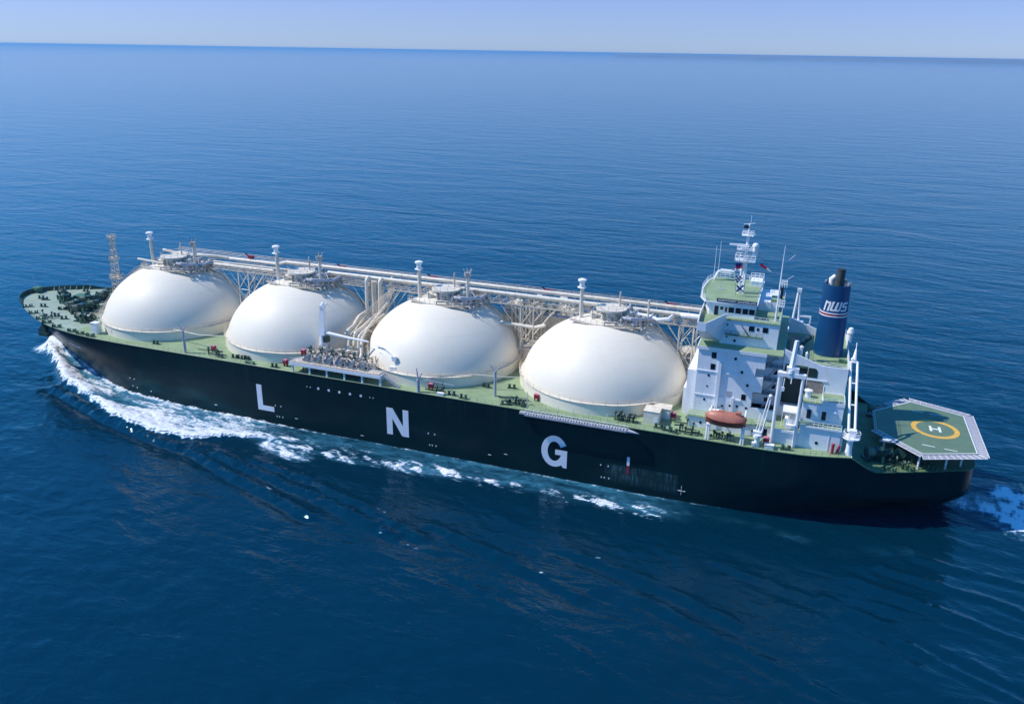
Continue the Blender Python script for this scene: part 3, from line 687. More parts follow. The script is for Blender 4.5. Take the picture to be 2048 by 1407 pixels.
# ---------------------------------------------------------------- tank covers
TX = [62.76 + 43.098 * k for k in range(4)]; ZC, RA, RC = 14.41, 20.43, 17.71
def rz(z): return RA * sqrt(max(0, 1 - ((z - ZC) / RC) ** 2))
def dome(xc):
    prof = [(RA + .12, 15.3), (RA + .12, 17.9), (RA - .15, 18.0)]
    K = 44
    for k in range(K + 1):
        a = math.asin((18.05 - ZC) / RC) + (pi / 2 - math.asin((18.05 - ZC) / RC)) * k / K
        prof.append((RA * cos(a) if k < K else 0, ZC + RC * sin(a)))
    d = P('tank_cover', MB().lathe((xc, 0), prof, 128), M_CREAM, ship, True, 25)
    # plating seams: slightly proud butt straps
    sm = MB()
    for z in (22.3, 26.4, 29.6):
        r = rz(z); sm.tube([(xc + (r + .0) * cos(t), (r + .0) * sin(t), z) for t in np.linspace(0, 2 * pi, 97)], .018, 4, False)
    mk('plate_seam', sm, M_CREAM, d, True, whole=True)
    rl = MB(); z0 = 18.6
    for zz, ex in ((18.05, .35), (18.6, .45), (19.1, .45)):
        rl.tube([(xc + (RA - .1 + ex) * cos(t), (RA - .1 + ex) * sin(t), zz) for t in np.linspace(0, 2 * pi, 97)], .05 if zz > 18.1 else .10, 4, False)
    for t in np.linspace(0, 2 * pi, 49)[:-1]:
        rl.bar((xc + (RA + .3) * cos(t), (RA + .3) * sin(t), 17.9), (xc + (RA + .35) * cos(t), (RA + .35) * sin(t), 19.1), .04)
    mk('handrail', rl, M_TAN, d)
    # centre trunk with its small roof deck
    tr = MB().lathe((xc + 1.0, 0), [(0, 31), (2.5, 31), (2.5, 34.1), (3.7, 34.2), (3.7, 34.6), (0, 34.7)], 32)
    tr.lathe((xc - 3.0, -1.0), [(0, 31), (.9, 31), (.9, 33.2), (0, 33.5)], 16).lathe((xc + 4.6, 1.2), [(0, 30.6), (1.2, 30.6), (1.2, 33.6), (0, 34)], 18)
    mk('centre_trunk', tr, M_CREAMP, d, True)
    pl = MB()
    pl.rail([(xc + 1 + 3.6 * cos(t), 3.6 * sin(t), 34.6) for t in np.linspace(0, 2 * pi, 13)], 1.1, 1.5, .04)
    pl.rail([(xc - 8.3, -3.4, 31.2), (xc - 4.0, -5.2, 31.6), (xc + 4.5, -5.6, 31.6), (xc + 9.0, -3.6, 31.2), (xc + 10.5, 1, 30.6)], 1.1, 1.4, .045)
    pl.rail([(xc - 8.3, -3.4, 31.2), (xc - 8.8, 1.5, 31.2), (xc - 6, 4.5, 31.5)], 1.1, 1.4, .045)
    pl.prism([(xc - 8.4, -3.5), (xc - 4, -5.3), (xc + 4.5, -5.7), (xc + 9, -3.7), (xc + 8.6, -2.9), (xc + 4.2, -4.7), (xc - 4, -4.3), (xc - 8, -2.7)], 31.35, 31.5)
    for t in np.linspace(-0.9, 0.9, 9):
        a = -pi / 2 + t * 1.1; R_ = 7.2
        zz = ZC + RC * sqrt(max(0, 1 - (R_ / RA) ** 2)); pl.bar((xc + .5 + R_ * cos(a) * 1.1, R_ * .72 * sin(a), zz - .5), (xc + .5 + R_ * cos(a) * 1.1, R_ * .72 * sin(a), 31.6), .07)
    mk('top_walkway', pl, M_TAN, d)
    pi_ = MB(); rd = random.Random(11)
    for k in range(64):                       # tangle of small cargo piping on the crown
        x0 = xc + rd.uniform(-1, 10); y0 = rd.uniform(-4.4, 5.0); z0 = ZC + RC * sqrt(1 - (hypot(x0 - xc, y0) / RA) ** 2) - .1; hh = rd.uniform(.8, 2.6)
        x2 = x0 + rd.uniform(-3.0, 2.2); y2 = y0 + rd.uniform(-1.5, 3.5)
        pi_.tube([(x0, y0, z0), (x0, y0, z0 + hh), (x2, y2, z0 + hh + rd.uniform(-.3, .5)), (x2, y2, 31.0)], rd.choice([.08, .12, .2, .26]), 6)
        if k % 2: pi_.lathe((x0, y0), [(0, z0 + hh * .4), (.32, z0 + hh * .4), (.32, z0 + hh * .4 + .25), (0, z0 + hh * .4 + .25)], 8)
    for k in range(18):
        x0 = xc + rd.uniform(2.0, 10); y0 = rd.uniform(-4, 1); z0 = ZC + RC * sqrt(1 - (hypot(x0 - xc, y0) / RA) ** 2)
        pi_.sphere((x0, y0, z0 + 1.3), rd.uniform(.3, .5), 8)
    mk('crown_piping', pi_, M_GREYP, d, True)
    lg = MB()
    lg.tube([(xc + 4.5, -3.0, 33.2), (xc + 6.5, -3.4, 33.4), (xc + 8, -2.4, 33.1), (xc + 9.8, 1.5, 32.4), (xc + 10.2, 4.8, 32.6)], .42, 10)
    lg.tube([(xc + 2, 2.5, 33), (xc + 5, 3.2, 33), (xc + 7, 4.6, 33.4)], .34, 8)
    lg.lathe((xc + 7.2, -2.6), [(0, 31.0), (.75, 31.0), (.75, 33.0), (0, 33.2)], 12)
    mk('liquid_line', lg, M_GREY, d, True)
    # curved roof access stair lying on the after starboard slope
    st = MB(); pts = []
    for k in range(15):
        t = k / 14; ang = radians(38 - 20 * t); z = 31.0 - 12.8 * t ** 1.25; r = rz(z) + .35
        pts.append((xc + r * cos(ang), r * sin(ang), z + .1))
    st.tube(pts, .22, 4); st.rail(pts, .9, 1.5, .05)
    mk('dome_stair', st, M_TAN, d)
    return d
d0 = dome(TX[0])
d0['label'] = 'foremost cream dome, next to the foredeck'
for k, l in ((1, 'second cream dome from the bow, behind the loading crane'), (2, 'third cream dome from the bow, aft of the crossover pipes'), (3, 'aftermost cream dome, beside the white accommodation')):
    c = copy_tree(d0, ship, (43.098 * k, 0, 0)); c['label'] = l

# vent masts on the domes
def vent(x, y, z0, z1, kind):
    mb = MB().tube([(x, y, z0), (x, y, z1 - 1.5)], .43 if kind == 0 else .36, 12); hd = MB()
    if kind == 0:
        hd.lathe((x, y), [(0, z1 - 1.7), (.6, z1 - 1.7), (.6, z1 - .7), (1.0, z1 - .5), (1.0, z1 - .15), (.5, z1 + .05), (0, z1 + .1)], 16)
        hd.lathe((x, y), [(.5, z1 - 2.1), (1.15, z1 - 2.05), (.5, z1 - 2.0)], 12)
    else:
        hd.lathe((x, y), [(0, z1 - 2.3), (.55, z1 - 2.2), (.9, z1 - 1.7), (.9, z1 - .9), (0, z1 - .8)], 14)
        for k in range(6):
            a = k * pi / 3; hd.bar((x + .4 * cos(a), y + .4 * sin(a), z1 - 1.5), (x + 1.15 * cos(a), y + 1.15 * sin(a), z1 + .1), .12)
    v = P('vent_mast', mb, M_CREAMP, ship); mk('vent_head', hd, M_WHITE2 if kind == 0 else M_GREYP, v, True)
    mk('ladder', MB().rail([(x + .6, y - .05, z0), (x + .6, y + .1, z0)], z1 - z0 - 2, .3, .03, tuple(i / 12 for i in range(1, 13))), M_TAN, v)
for k in range(4):
    vent(TX[k] - 6.4, -.4, 30.5, 40.9, 0)
    if k < 3: vent(TX[k] + (7.0 if k else 8.6), -.2, 31, 40.1, 1)
    P('vent_pipe', MB().tube([(TX[k] + 2.6, 1.5, 32), (TX[k] + 2.6, 1.5, 38.2)], .22, 8), M_TAN, ship)
P('vent_pipe', MB().tube([(TX[3] + 9.5, 1.5, 30), (TX[3] + 9.5, 1.5, 37)], .26, 8), M_CREAMP, ship)

# ---------------------------------------------------------------- pipe rack over the domes
def run(zf, y, x0, x1, r, m, name, bumpz=0):
    pts = [(x0, y, zf)]
    pts.append((x1, y, zf)); return P(name, MB().tube(pts, r, 12), m, ship)
P('cargo_pipe', MB().tube([(58, 8.6, 33.0), (93, 8.6, 33.0), (96, 8.6, 33.9), (214.5, 8.6, 33.9)], .42, 12), M_CREAMP, ship)
P('cargo_pipe', MB().tube([(68, 5.0, 32.0), (94, 5.0, 32.0)], .42, 12), M_CREAMP, ship)
P('cargo_pipe', MB().tube([(112, 5.0, 33.4), (147, 5.0, 33.4), (214.5, 5.0, 33.3)], .52, 12), M_CREAMP, ship)
P('cargo_pipe', MB().tube([(70, 6.8, 32.2), (214, 6.8, 32.6)], .24, 8), M_CREAMP, ship)
P('cargo_pipe', MB().tube([(54, -3.6, 33.5), (64.0, -4.6, 33.3)], .30, 8).tube([(56, 4.5, 34.6), (66, 3.6, 34.0), (72, 7.6, 33.6), (76, 8.5, 33.2)], .4, 8), M_CREAMP, ship)
rk = MB()
for y in (3.7, 10.8): rk.box(56, 214.5, y - .15, y + .15, 30.9, 31.25)
for x in np.arange(56.5, 214.5, 2.6):
    rk.box(x - .08, x + .08, 3.8, 10.7, 30.95, 31.2); rk.bar((x, 4.0, 31.2), (x, 4.0, 32.9), .05); rk.bar((x, 9.4, 31.2), (x, 9.4, 33.2), .06)
rk_o = P('pipe_rack', rk, M_TAN, ship, False)
wk = MB().box(56, 214.5, 9.5, 10.9, 33.0, 33.1)
mk('walkway', wk, M_GREYP, rk_o)
rl = MB().rail([(56, 10.8, 33.1), (214.5, 10.8, 33.1)], 1.15, 2.1, .05, (.33, .66, 1.0)); mk('railing', rl, M_TAN, rk_o)
rl = MB().rail([(70, 3.7, 31.2), (214.5, 3.7, 31.2)], 1.0, 2.1, .04); mk('railing', rl, M_TAN, rk_o)
rd = random.Random(5); jb = MB()
for k in range(150):
    x = rd.uniform(58, 213); y = rd.uniform(3.8, 9.0); z = 31.2
    jb.box(x, x + rd.uniform(.3, 1.6), y, y + rd.uniform(.2, .6), z, z + rd.uniform(.3, 1.1))
    if k % 3 == 0: jb.tube([(x, y, z), (x, y, z + 1.2), (x + rd.uniform(2, 6), y + rd.uniform(-.4, .4), z + 1.2)], .09, 5)
mk('small_fitting', jb, M_GREYP, rk_o)
# expansion loops beside the after end
P('expansion_loop', MB().tube([(196, 3, 32.8), (202, 2.4, 32.8), (204, 0.8, 32.6), (206.5, 1.2, 33), (207, 3.4, 33.2)], .4, 10).tube([(209, 4.4, 33.3), (210.5, 3.8, 33.6), (214.4, 3.6, 33.6)], .55, 10), M_WHITE2, ship)
def tower(x, y0, y1, z1, dx=1.7, diag=True):
    t = MB(); z0 = 15.4
    for xx in (x - dx, x + dx):
        for y in (y0, y1): t.tube([(xx, y, z0), (xx, y, z1)], .17, 6)
    zs = np.linspace(z0, z1, 4)
    for a, b_ in zip(zs[:-1], zs[1:]):
        for y in (y0, y1): t.bar((x - dx, y, a), (x + dx, y, b_), .09); t.bar((x + dx, y, a), (x - dx, y, b_), .09)
        t.bar((x - dx, y0, a), (x - dx, y1, b_), .09); t.bar((x + dx, y1, a), (x + dx, y0, b_), .09)
        for y in (y0, y1): t.bar((x - dx, y, b_), (x + dx, y, b_), .09)
    # raking struts reaching out to the rack
    for s in (-1, 1):
        for y in (y0, y1): t.bar((x + s * dx, y, 23.5), (x + s * (dx + 5.5), y, z1), .12); t.bar((x + s * (dx), y, z1 - 4), (x + s * (dx + 3), y, z1), .10)
    return P('support_tower', t, M_CREAMP, ship, False)
for x in (84.3, 127.4, 170.5, 210.5): tower(x, 3.8, 10.6, 30.9)

# ---------------------------------------------------------------- crossover pipes to the loading manifold
def xover(pts, r, name='crossover_pipe', m=None):
    sm = []
    pts = [Vector(p) for p in pts]
    sm.append(pts[0])
    for i in range(1, len(pts) - 1):
        a, b, c = pts[i - 1], pts[i], pts[i + 1]; k = min(1.0, (a - b).length * .4, (c - b).length * .4)
        p, q = b + (a - b).normalized() * k, b + (c - b).normalized() * k
        for t in (0, .25, .5, .75, 1): sm.append((p.lerp(b, t)).lerp(b.lerp(q, t), t))
    sm.append(pts[-1]); return P(name, MB().tube(sm, r, 12), m or M_CREAMP, ship, True, 60)
xover([(125.0, 5, 33.4), (125.0, 3.2, 33.4), (124.9, 3.0, 24.4), (125.2, -2, 24.4), (126.6, -7, 23.6), (127.4, -11.6, 23.6), (127.6, -12.2, 19.0), (124.5, -15, 18.8)], .5)
xover([(129.0, 5, 33.4), (129.0, 3.2, 33.4), (128.8, 3.0, 24.2), (128.6, 0.5, 24.2), (128.9, -5.5, 23.4), (129.6, -11.6, 23.4), (129.8, -12.6, 19.2), (127.8, -16, 18.8)], .5)
xover([(129.9, 8.6, 33.2), (130.0, 4.4, 24.2), (130.0, -6.5, 23.0), (131.2, -12.4, 23.0), (131.4, -13.4, 19.2), (131.0, -17, 18.8)], .42)
xover([(123.0, 8.4, 31), (123.2, 5.4, 22.6), (126, -4, 22.2), (128, -12, 22.0), (128.6, -13.5, 19), (128.8, -17, 18.8)], .36)
xover([(131.6, 6, 31), (131, 4, 27.6), (130.4, -7, 23.0), (132.2, -12.8, 22.6), (133.4, -15.5, 19), (134, -18, 18.8)], .36)
xover([(124.5, -8, 21.5), (128, -10.5, 21.5), (130, -13, 21), (130, -14, 18.8)], .28, m=M_TAN)
P('pipe_trunk', MB().tube([(127.2, 3.3, 18), (127.2, 3.3, 33)], .8, 14), M_TAN, ship)
mb = MB(); rd = random.Random(3)
for k in range(26):
    y = rd.uniform(-12, 4); x = 127.5 + rd.uniform(-3, 3.6); z = 19 + rd.uniform(0, 4); mb.bar((x, y, 15.4), (x, y, z), .08)
    mb.bar((x - 1.5, y, z), (x + 1.8, y + rd.uniform(-1, 1), z), .08)
    if k % 2: mb.bar((x, y, z), (x + rd.uniform(-2, 2), y - 4, z - 2), .07)
for k in range(7): mb.bar((131.5 + k * .35, 4 - k * .4, 31.0), (123.5 + k * .9, -4 - k * .7, 22.5 - .2 * k), .09)
P('crossover_support', mb, M_TAN, ship, False)
# loading platform
mp = MB().prism([(117.6, -23.6), (143.2, -23.6), (143.4, -21.9), (139.5, -19.2), (134.2, -15.6), (132.5, -11), (124.5, -11), (121.5, -15.2), (117.4, -20.6)], 17.72, 18.0)
plat = P('loading_platform', mp, M_GREY, ship, False)
for k in range(6):
    mk('leg', MB().box(118.1 + 4.93 * k, 118.5 + 4.93 * k, -23.45, -23.05, 15.4, 17.7), M_WHITE2, plat)
for x in (122, 128, 134, 141.5): mk('leg', MB().box(x, x + .35, -19.9, -19.5, 15.4, 17.7), M_WHITE2, plat)
mk('fascia', MB().box(117.6, 143.25, -23.72, -23.61, 17.35, 18.12).box(143.26, 143.36, -23.6, -21.8, 17.35, 18.12), M_WHITE2, plat)
mk('drip_tray', MB().box(118.3, 142.6, -23.2, -21.2, 18.03, 18.2), M_TAN, plat)
mk('railing', MB().rail([(117.7, -20.8, 18), (117.7, -23.5, 18), (143.1, -23.5, 18), (143.2, -21.9, 18)], 1.1, 1.7, .035), M_GREY, plat)
st9 = MB(); st9.add([(143.4, -22.9, 18), (143.4, -21.9, 18), (147.6, -21.9, 15.5), (147.6, -22.9, 15.5), (143.4, -22.9, 17.75), (143.4, -21.9, 17.75), (147.3, -21.9, 15.4), (147.3, -22.9, 15.4)], [(0, 3, 2, 1), (4, 5, 6, 7), (0, 4, 7, 3), (1, 2, 6, 5)]); mk('stair', st9.rail([(143.4, -22.9, 18), (147.6, -22.9, 15.5)], 1, 1, .04).rail([(143.4, -21.9, 18), (147.6, -21.9, 15.5)], 1, 1, .04), M_GREY, plat)
# flanged manifold branches
for k in range(6):
    x = 121.8 + 3.15 * k; y = -20.9
    mb = MB().tube([(x - 2.2, y + 5.2, 19.6), (x - 1.1, y + 2.4, 19.6), (x, y, 19.4), (x + .3, y - 1.6, 19.35)], .34, 10)
    for q, rr_ in ((.15, .62), (.55, .58), (.9, .62)):
        a_ = Vector((x, y, 19.4)).lerp(Vector((x + .3, y - 1.6, 19.35)), q); b_ = a_ + Vector((.03, -.18, 0)); mb.tube([a_, b_], rr_, 12)
    mb.box(x - .5, x + .6, y - .9, y - .3, 18.2, 19.1)
    br = P('manifold_branch', mb, M_GREYP, ship)
    vb = MB().lathe((x - .8, y + 1.6), [(0, 19.3), (.5, 19.3), (.5, 20.0), (.2, 20.2), (.12, 20.9), (0, 20.9)], 10).lathe((x - .8, y + 1.6), [(0, 20.9), (.6, 20.9), (.6, 21.0), (0, 21.0)], 12)
    vb.sphere((x - 1.6, y + 3.2, 20.3), .5, 10)
    mk('valve', vb, M_DKGREEN, br, True)
rd = random.Random(9); mb = MB()
for k in range(60):
    x = rd.uniform(119.5, 141); y = rd.uniform(-20.8, -13.5 - max(0, (x - 134)) * .7 - max(0, 123 - x) * .9); z = 18.0; hh = rd.uniform(.5, 2.3)
    mb.tube([(x, y, z), (x, y, z + hh), (x + rd.uniform(-1.8, 1.8), y + rd.uniform(-1, 1), z + hh * rd.uniform(.6, 1.1))], rd.choice([.06, .1, .16]), 5)
    if k % 4 == 0: mb.lathe((x, y), [(0, z + hh), (.4, z + hh), (.4, z + hh + .1), (0, z + hh + .1)], 10)
P('manifold_fitting', mb, M_TAN, ship, False)
mb = MB()
for k in range(6):
    x = 120.6 + 3.2 * k; mb.box(x, x + 1.7, -22.2, -21.0, 18.2, 18.75); mb.box(x + .2, x + .6, -21.6, -21.2, 18.75, 19.5)
P('hose_saddle', mb, M_DKGREEN, ship, False)
# manifold hose crane: stout column, jib lowered aft
mb = MB().lathe((121.4, -13.6), [(0, 15.4), (1.15, 15.4), (1.0, 20.5), (.95, 22.6), (0, 22.6)], 16)
cr = P('hose_crane', mb, M_WHITE2, ship)
cc9 = MB(); cc9.add([(120.5, -14.5, 22.6), (122.4, -14.5, 22.6), (122.4, -12.8, 22.6), (120.5, -12.8, 22.6), (121.2, -14.1, 29.6), (122.2, -14.1, 29.6), (122.2, -13.1, 29.6), (121.2, -13.1, 29.6)], [(4, 5, 6, 7), (0, 1, 5, 4), (1, 2, 6, 5), (2, 3, 7, 6), (3, 0, 4, 7)]); mk('crane_column', cc9, M_WHITE2, cr)
mk('crane_head', MB().box(121.2, 122.5, -14.2, -13.1, 29.6, 30.5).sphere((121.9, -13.6, 30.7), .5, 10).bar((122.4, -13.6, 30.3), (123.1, -13.6, 31.1), .2), M_WHITE2, cr)
mk('jib', MB().tube([(122.2, -13.9, 23.3), (130, -14.6, 23.0), (135.4, -15.0, 22.9)], [.45, .34, .22], 6), M_WHITE2, cr)
mk('jib_rope', MB().bar((123, -13.6, 31), (135.2, -15.0, 23.1), .045), M_GREY, cr)
mk('control_cab', MB().box(122.2, 123.4, -15.0, -13.6, 21.0, 22.5), M_DKGREEN, cr)
# small deck crane by the third dome (pivots low over the platform end)
mb = MB().tube([(143.0, -17.0, 18.4), (143.6, -18.2, 21.4)], .3, 8).tube([(137.5, -15.2, 22.5), (140.5, -16.8, 22.9), (144.5, -18.5, 21.6)], .16, 6).tube([(139, -16.2, 21.4), (144.4, -18.6, 20.6)], .12, 6).box(143.6, 145.2, -19.6, -18.2, 17.6, 19.2).box(144.2, 145.2, -19.4, -18.6, 20.6, 21.8)
P('provision_davit', mb, M_WHITE2, ship)
# forked boom rests and lamp posts
def fork(x, y, z1):
    t = MB().tube([(x, y, 15.4), (x, y, z1 - 1.3)], .36, 8); t.tube([(x - 1.2, y, z1), (x - .5, y, z1 - .8), (x, y, z1 - 1.3)], .16, 6).tube([(x + 1.2, y, z1), (x + .5, y, z1 - .8), (x, y, z1 - 1.3)], .16, 6)
    t.box(x - .3, x + .3, y - .3, y + .3, 19.6, 20.2); return P('boom_rest', t, M_GREY, ship)
fork(84.6, -22.6, 22.9); fork(170.7, -18.6, 23.0)
mb = MB().tube([(153, -23.1, 15.4), (153, -23.1, 18.6)], .42, 8).tube([(153, -23.1, 18.6), (152.6, -23.0, 21.4)], [.3, .1], 6).tube([(153, -23.1, 18.6), (154.0, -23.0, 20.3)], [.25, .1], 6)
mb.tube([(153.2, -23.0, 18.8), (162, -22.6, 18.3)], .09, 6).tube([(161.4, -22.6, 18.4), (161.4, -22.6, 15.4)], .1, 6)
P('sampling_davit', mb, M_GREY, ship)
# fore-and-aft guard pipe strung between the domes on port side
for x0, x1 in ((81.5, 89.5), (124.6, 128)): P('guard_pipe', MB().tube([(x0 - 6, -16.0, 18.6), ((x0 + x1) / 2, -17.5, 18.8), (x1 + 2.5, -15.2, 18.6)], .13, 6), M_CREAMP, ship)
P('guard_pipe', MB().tube([(154, -20.6, 18.2), (164, -15.8, 18.8), (170.7, -14.6, 18.8), (174, -12.5, 18.4)], .13, 6), M_CREAMP, ship)
P('deck_main', MB().tube([(86, -19.6, 15.75), (93, -18.9, 15.75)], .14, 6).tube([(172, -19.4, 15.7), (179, -18.4, 15.7)], .14, 6), M_DKGREEN, ship)

# ---------------------------------------------------------------- machinery house to starboard between domes 3 and 4
mh = MB().box(161.5, 180.2, 11.2, 23.2, 15.4, 26.6).box(166.5, 174.5, 3.5, 11.19, 15.4, 20.0)
house = P('compressor_house', mh, M_TAN, ship, False)
rf = MB().box(161.2, 180.5, 10.9, 23.4, 26.6, 26.9); mk('roof', rf, M_GREY, house)
mb = MB().rail([(161.3, 11, 26.9), (180.4, 11, 26.9)], 1.1, 1.6, .05).rail([(161.3, 11, 26.9), (161.3, 23.2, 26.9), (180.4, 23.2, 26.9)], 1.1, 1.6, .05)
mk('railing', mb, M_TAN, house)
mb = MB(); rd = random.Random(4)
for k in range(40):
    x = rd.uniform(162, 179); y = rd.uniform(12, 22); mb.box(x, x + rd.uniform(.5, 2), y, y + rd.uniform(.4, 1.6), 26.9, 26.9 + rd.uniform(.5, 2.2))
for k in range(6): mb.tube([(162 + 3 * k, 12, 26.9), (162 + 3 * k, 12, 28.4), (164 + 3 * k, 20, 28.4), (164 + 3 * k, 20, 26.9)], .3, 8)
for k in range(6): mb.tube([(164.0 + k * 1.0, 10.6, 15.4), (164.0 + k * 1.0, 10.6, 28.2), (164.0 + k, 13, 28.2)], .25, 8)
mk('house_piping', mb, M_CREAMP, house)
mk('machinery', MB().box(164, 167.5, 14, 20, 26.9, 28.6).box(171, 175, 13, 17, 26.9, 29), M_DKGREEN, house)
P('crossing_pipe', MB().tube([(160.5, 8, 26.5), (161.5, 3, 26.3), (166.5, 2.6, 26.3), (172.8, 2.2, 26.3)], .42, 10).tube([(173.2, 2.2, 26.3), (176.0, 2.0, 27.3)], .42, 10), M_CREAMP, ship)
P('tank_drum', MB().lathe((210.6, 17), [(0, 15.4), (3.6, 15.4), (3.6, 20.0), (3.2, 20.6), (0, 20.9)], 32), M_TAN, ship)
P('drum_railing', MB().rail([(210.6 + 3.5 * cos(t), 17 + 3.5 * sin(t), 20.3) for t in np.linspace(0, 2 * pi, 13)], 1.0, 1.8, .05), M_DKGREEN, ship)

# ---------------------------------------------------------------- foremast
mb = MB().lattice((40.2, 0, 15.5), (41.4, 0, 38.2), 2.2, 1.0, 11, .13)
fm_ = P('foremast', mb, M_TAN, ship, False)
mb = MB().box(39.4, 42.8, -1.2, 1.2, 25.4, 25.6).rail([(39.4, -1.2, 25.6), (42.8, -1.2, 25.6), (42.8, 1.2, 25.6), (39.4, 1.2, 25.6), (39.4, -1.2, 25.6)], 1.1, 1.2, .06).rail([(40.2, -1, 31), (42.3, -1, 31), (42.3, 1, 31), (40.2, 1, 31), (40.2, -1, 31)], 1, 1, .05)
mb.box(40.6, 42.3, -.8, .8, 37.4, 37.5).rail([(40.4, -.9, 37.5), (42.4, -.9, 37.5), (42.4, .9, 37.5), (40.4, .9, 37.5), (40.4, -.9, 37.5)], 1.1, .8, .06).rail([(41.8, -.4, 26), (42.3, -.4, 37)], .7, 1, .05)
mk('mast_platform', mb, M_TAN, fm_)
P('forward_dome_stair', MB().tube([(41.2, -14, 15.6), (40.2, -8, 16.5), (40.8, -3, 20), (43.5, 0, 24.4), (48.5, 0, 28.2), (54, -.5, 31)], .3, 5).rail([(41.2, -14, 15.6), (40.2, -8, 16.5), (40.8, -3, 20), (43.5, 0, 24.4), (48.5, 0, 28.2), (54, -.5, 31)], 1.1, 1.2, .06), M_TAN, ship)

# ================================================================== ACCOMMODATION
def wnd(parent, x, z, w_, h_, y, name='window', m=None, t=.06, frame=True):
    o = mk(name, MB().box(x - w_ / 2, x + w_ / 2, y - t, y + .02, z - h_ / 2, z + h_ / 2), m or M_GLASS, parent); return o
def port(parent, x, z, y, r=.3):
    return mk('porthole', MB().prism_y([(x + r * cos(2 * pi * k / 10), z + r * sin(2 * pi * k / 10)) for k in range(10)], y - .06, y + .02), M_GLASS, parent)
# lower accommodation tower (five tiers)
YA = -14.5
mb = MB().prism_y([(215.8, 15.4), (233.0, 15.4), (233.0, 20.4), (227.8, 20.4), (227.8, 24.1), (229.6, 24.1), (229.6, 27.5), (227.9, 27.5), (227.9, 29.5), (229.7, 29.5), (229.7, 32.75), (215.8, 32.75)], YA, -11.5)
mb.box(215.82, 232.9, -11.5, 14.5, 15.4, 32.75)
acc = P('accommodation_block', mb, M_WHITE, ship, False)
mk('deck', MB().box(215.6, 233, -14.7, 14.7, 32.76, 33.0), M_DECK, acc)
mk('deck_edge', MB().box(215.5, 229.8, -14.82, -14.71, 32.3, 33.0).box(215.42, 215.59, -14.7, 14.7, 32.3, 33.0), M_WHITE, acc)
for z in (21.9, 27.5): mk('ledge', MB().box(215.7, 225.5 if z > 25 else 222, YA - .16, YA - .01, z - .12, z + .1), M_WHITE, acc)
mk('pilaster', MB().box(220.2, 220.9, YA - .45, YA - .01, 18.3, 30.0), M_WHITE, acc)
mk('trunking', MB().box(223.7, 224.2, YA - .3, YA - .01, 18.4, 22.2).box(224.2, 225.6, YA - .25, YA - .01, 21.6, 21.9), M_WHITE, acc)
for x, z, w_, h_ in [(219.1, 31.2, 1.0, 1.3), (219.1, 28.6, 1.0, 1.3), (226.1, 22.6, .9, 1.3)]: wnd(acc, x, z, w_, h_, YA)
wnd(acc, 223.0, 22.9, 1.1, 1.3, YA, 'vent_grille', M_GREY)
for x, z in [(223.6, 31.0), (225.2, 28.2), (226.6, 25.4)]: wnd(acc, x, z, .5, .6, YA)
for x, z in [(218.4, 26.5), (218.0, 20.8), (220.2, 19.2), (221.9, 19.9), (223.5, 20.2), (225.0, 20.3), (226.9, 20.2)]: port(acc, x, z, YA, .27)
port(acc, 218.3, 24.0, YA, .2)
# deck house strip beneath: boat deck behind the lifeboat
bd = MB().box(215.2, 233.0, -17.6, YA - .02, 15.4, 17.9); bdo = P('boat_deck_house', bd, M_WHITE, ship, False)
mk('deck', MB().box(215.0, 233.0, -17.9, YA - .03, 17.91, 18.05), M_DECK, bdo)
mk('railing', MB().rail([(215.1, -17.8, 18.05), (218.6, -17.8, 18.05)], 1.05, 1.2, .04).rail([(228.4, -17.8, 18.05), (232.8, -17.8, 18.05)], 1.05, 1.2, .04), M_WHITE2, bdo)
for x, z in [(229.0, 16.5), (218, 16.6)]: port(bdo, x, z, -17.6, .3)
for x in (231.4,): wnd(bdo, x, 16.5, .9, 1.9, -17.6, 'door')
mk('ventilator', MB().lathe((221.6, -16.3), [(0, 18.05), (.55, 18.05), (.55, 18.9), (.9, 19.1), (.9, 19.5), (0, 19.8)], 14).lathe((224.6, -16.2), [(0, 18.05), (.4, 18.05), (.4, 18.8), (.6, 19), (0, 19.3)], 12).box(219.4, 220.6, -17, -15.4, 18.05, 19.4), M_WHITE2, bdo)
# forward face casing seen edge-on
P('front_casing', MB().box(213.6, 215.79, -12.0, 12.0, 15.4, 26.3).box(212.9, 213.59, -11.0, 11.0, 15.4, 21.5), M_WHITE, ship, False)
mb = MB()
for k in range(9): mb.box(215.62, 215.79, -12 + 2.7 * k, -11 + 2.7 * k, 28.2, 29.4); mb.box(215.62, 215.79, -12 + 2.7 * k, -11 + 2.7 * k, 30.6, 31.7)
P('front_windows', mb, M_GLASS, ship, False)
# upper house
uh = MB().box(219.6, 231.4, -11.2, 11.2, 33.0, 38.35)
uho = P('upper_house', uh, M_WHITE, ship, False)
mk('gallery', MB().box(220.6, 228.4, -11.9, -11.21, 35.2, 35.32).rail([(220.6, -11.85, 35.3), (228.4, -11.85, 35.3)], .9, 1.3, .04), M_MIDGREEN, uho)
for x, w_, h_ in [(225.9, 1.1, 1.1), (227.2, .5, .6), (228.7, 1.1, 1.1)]: wnd(uho, x, 37.0, w_, h_, -11.2)
for x, z in [(220.9, 37.3), (221.0, 34.6)]: port(uho, x, z, -11.2, .2)
port(uho, 222.7, 33.9, -11.2, .3)
mk('ladder', MB().bar((223.8, -11.5, 37.6), (225.4, -11.5, 35.4), .09), M_BLACK, uho)
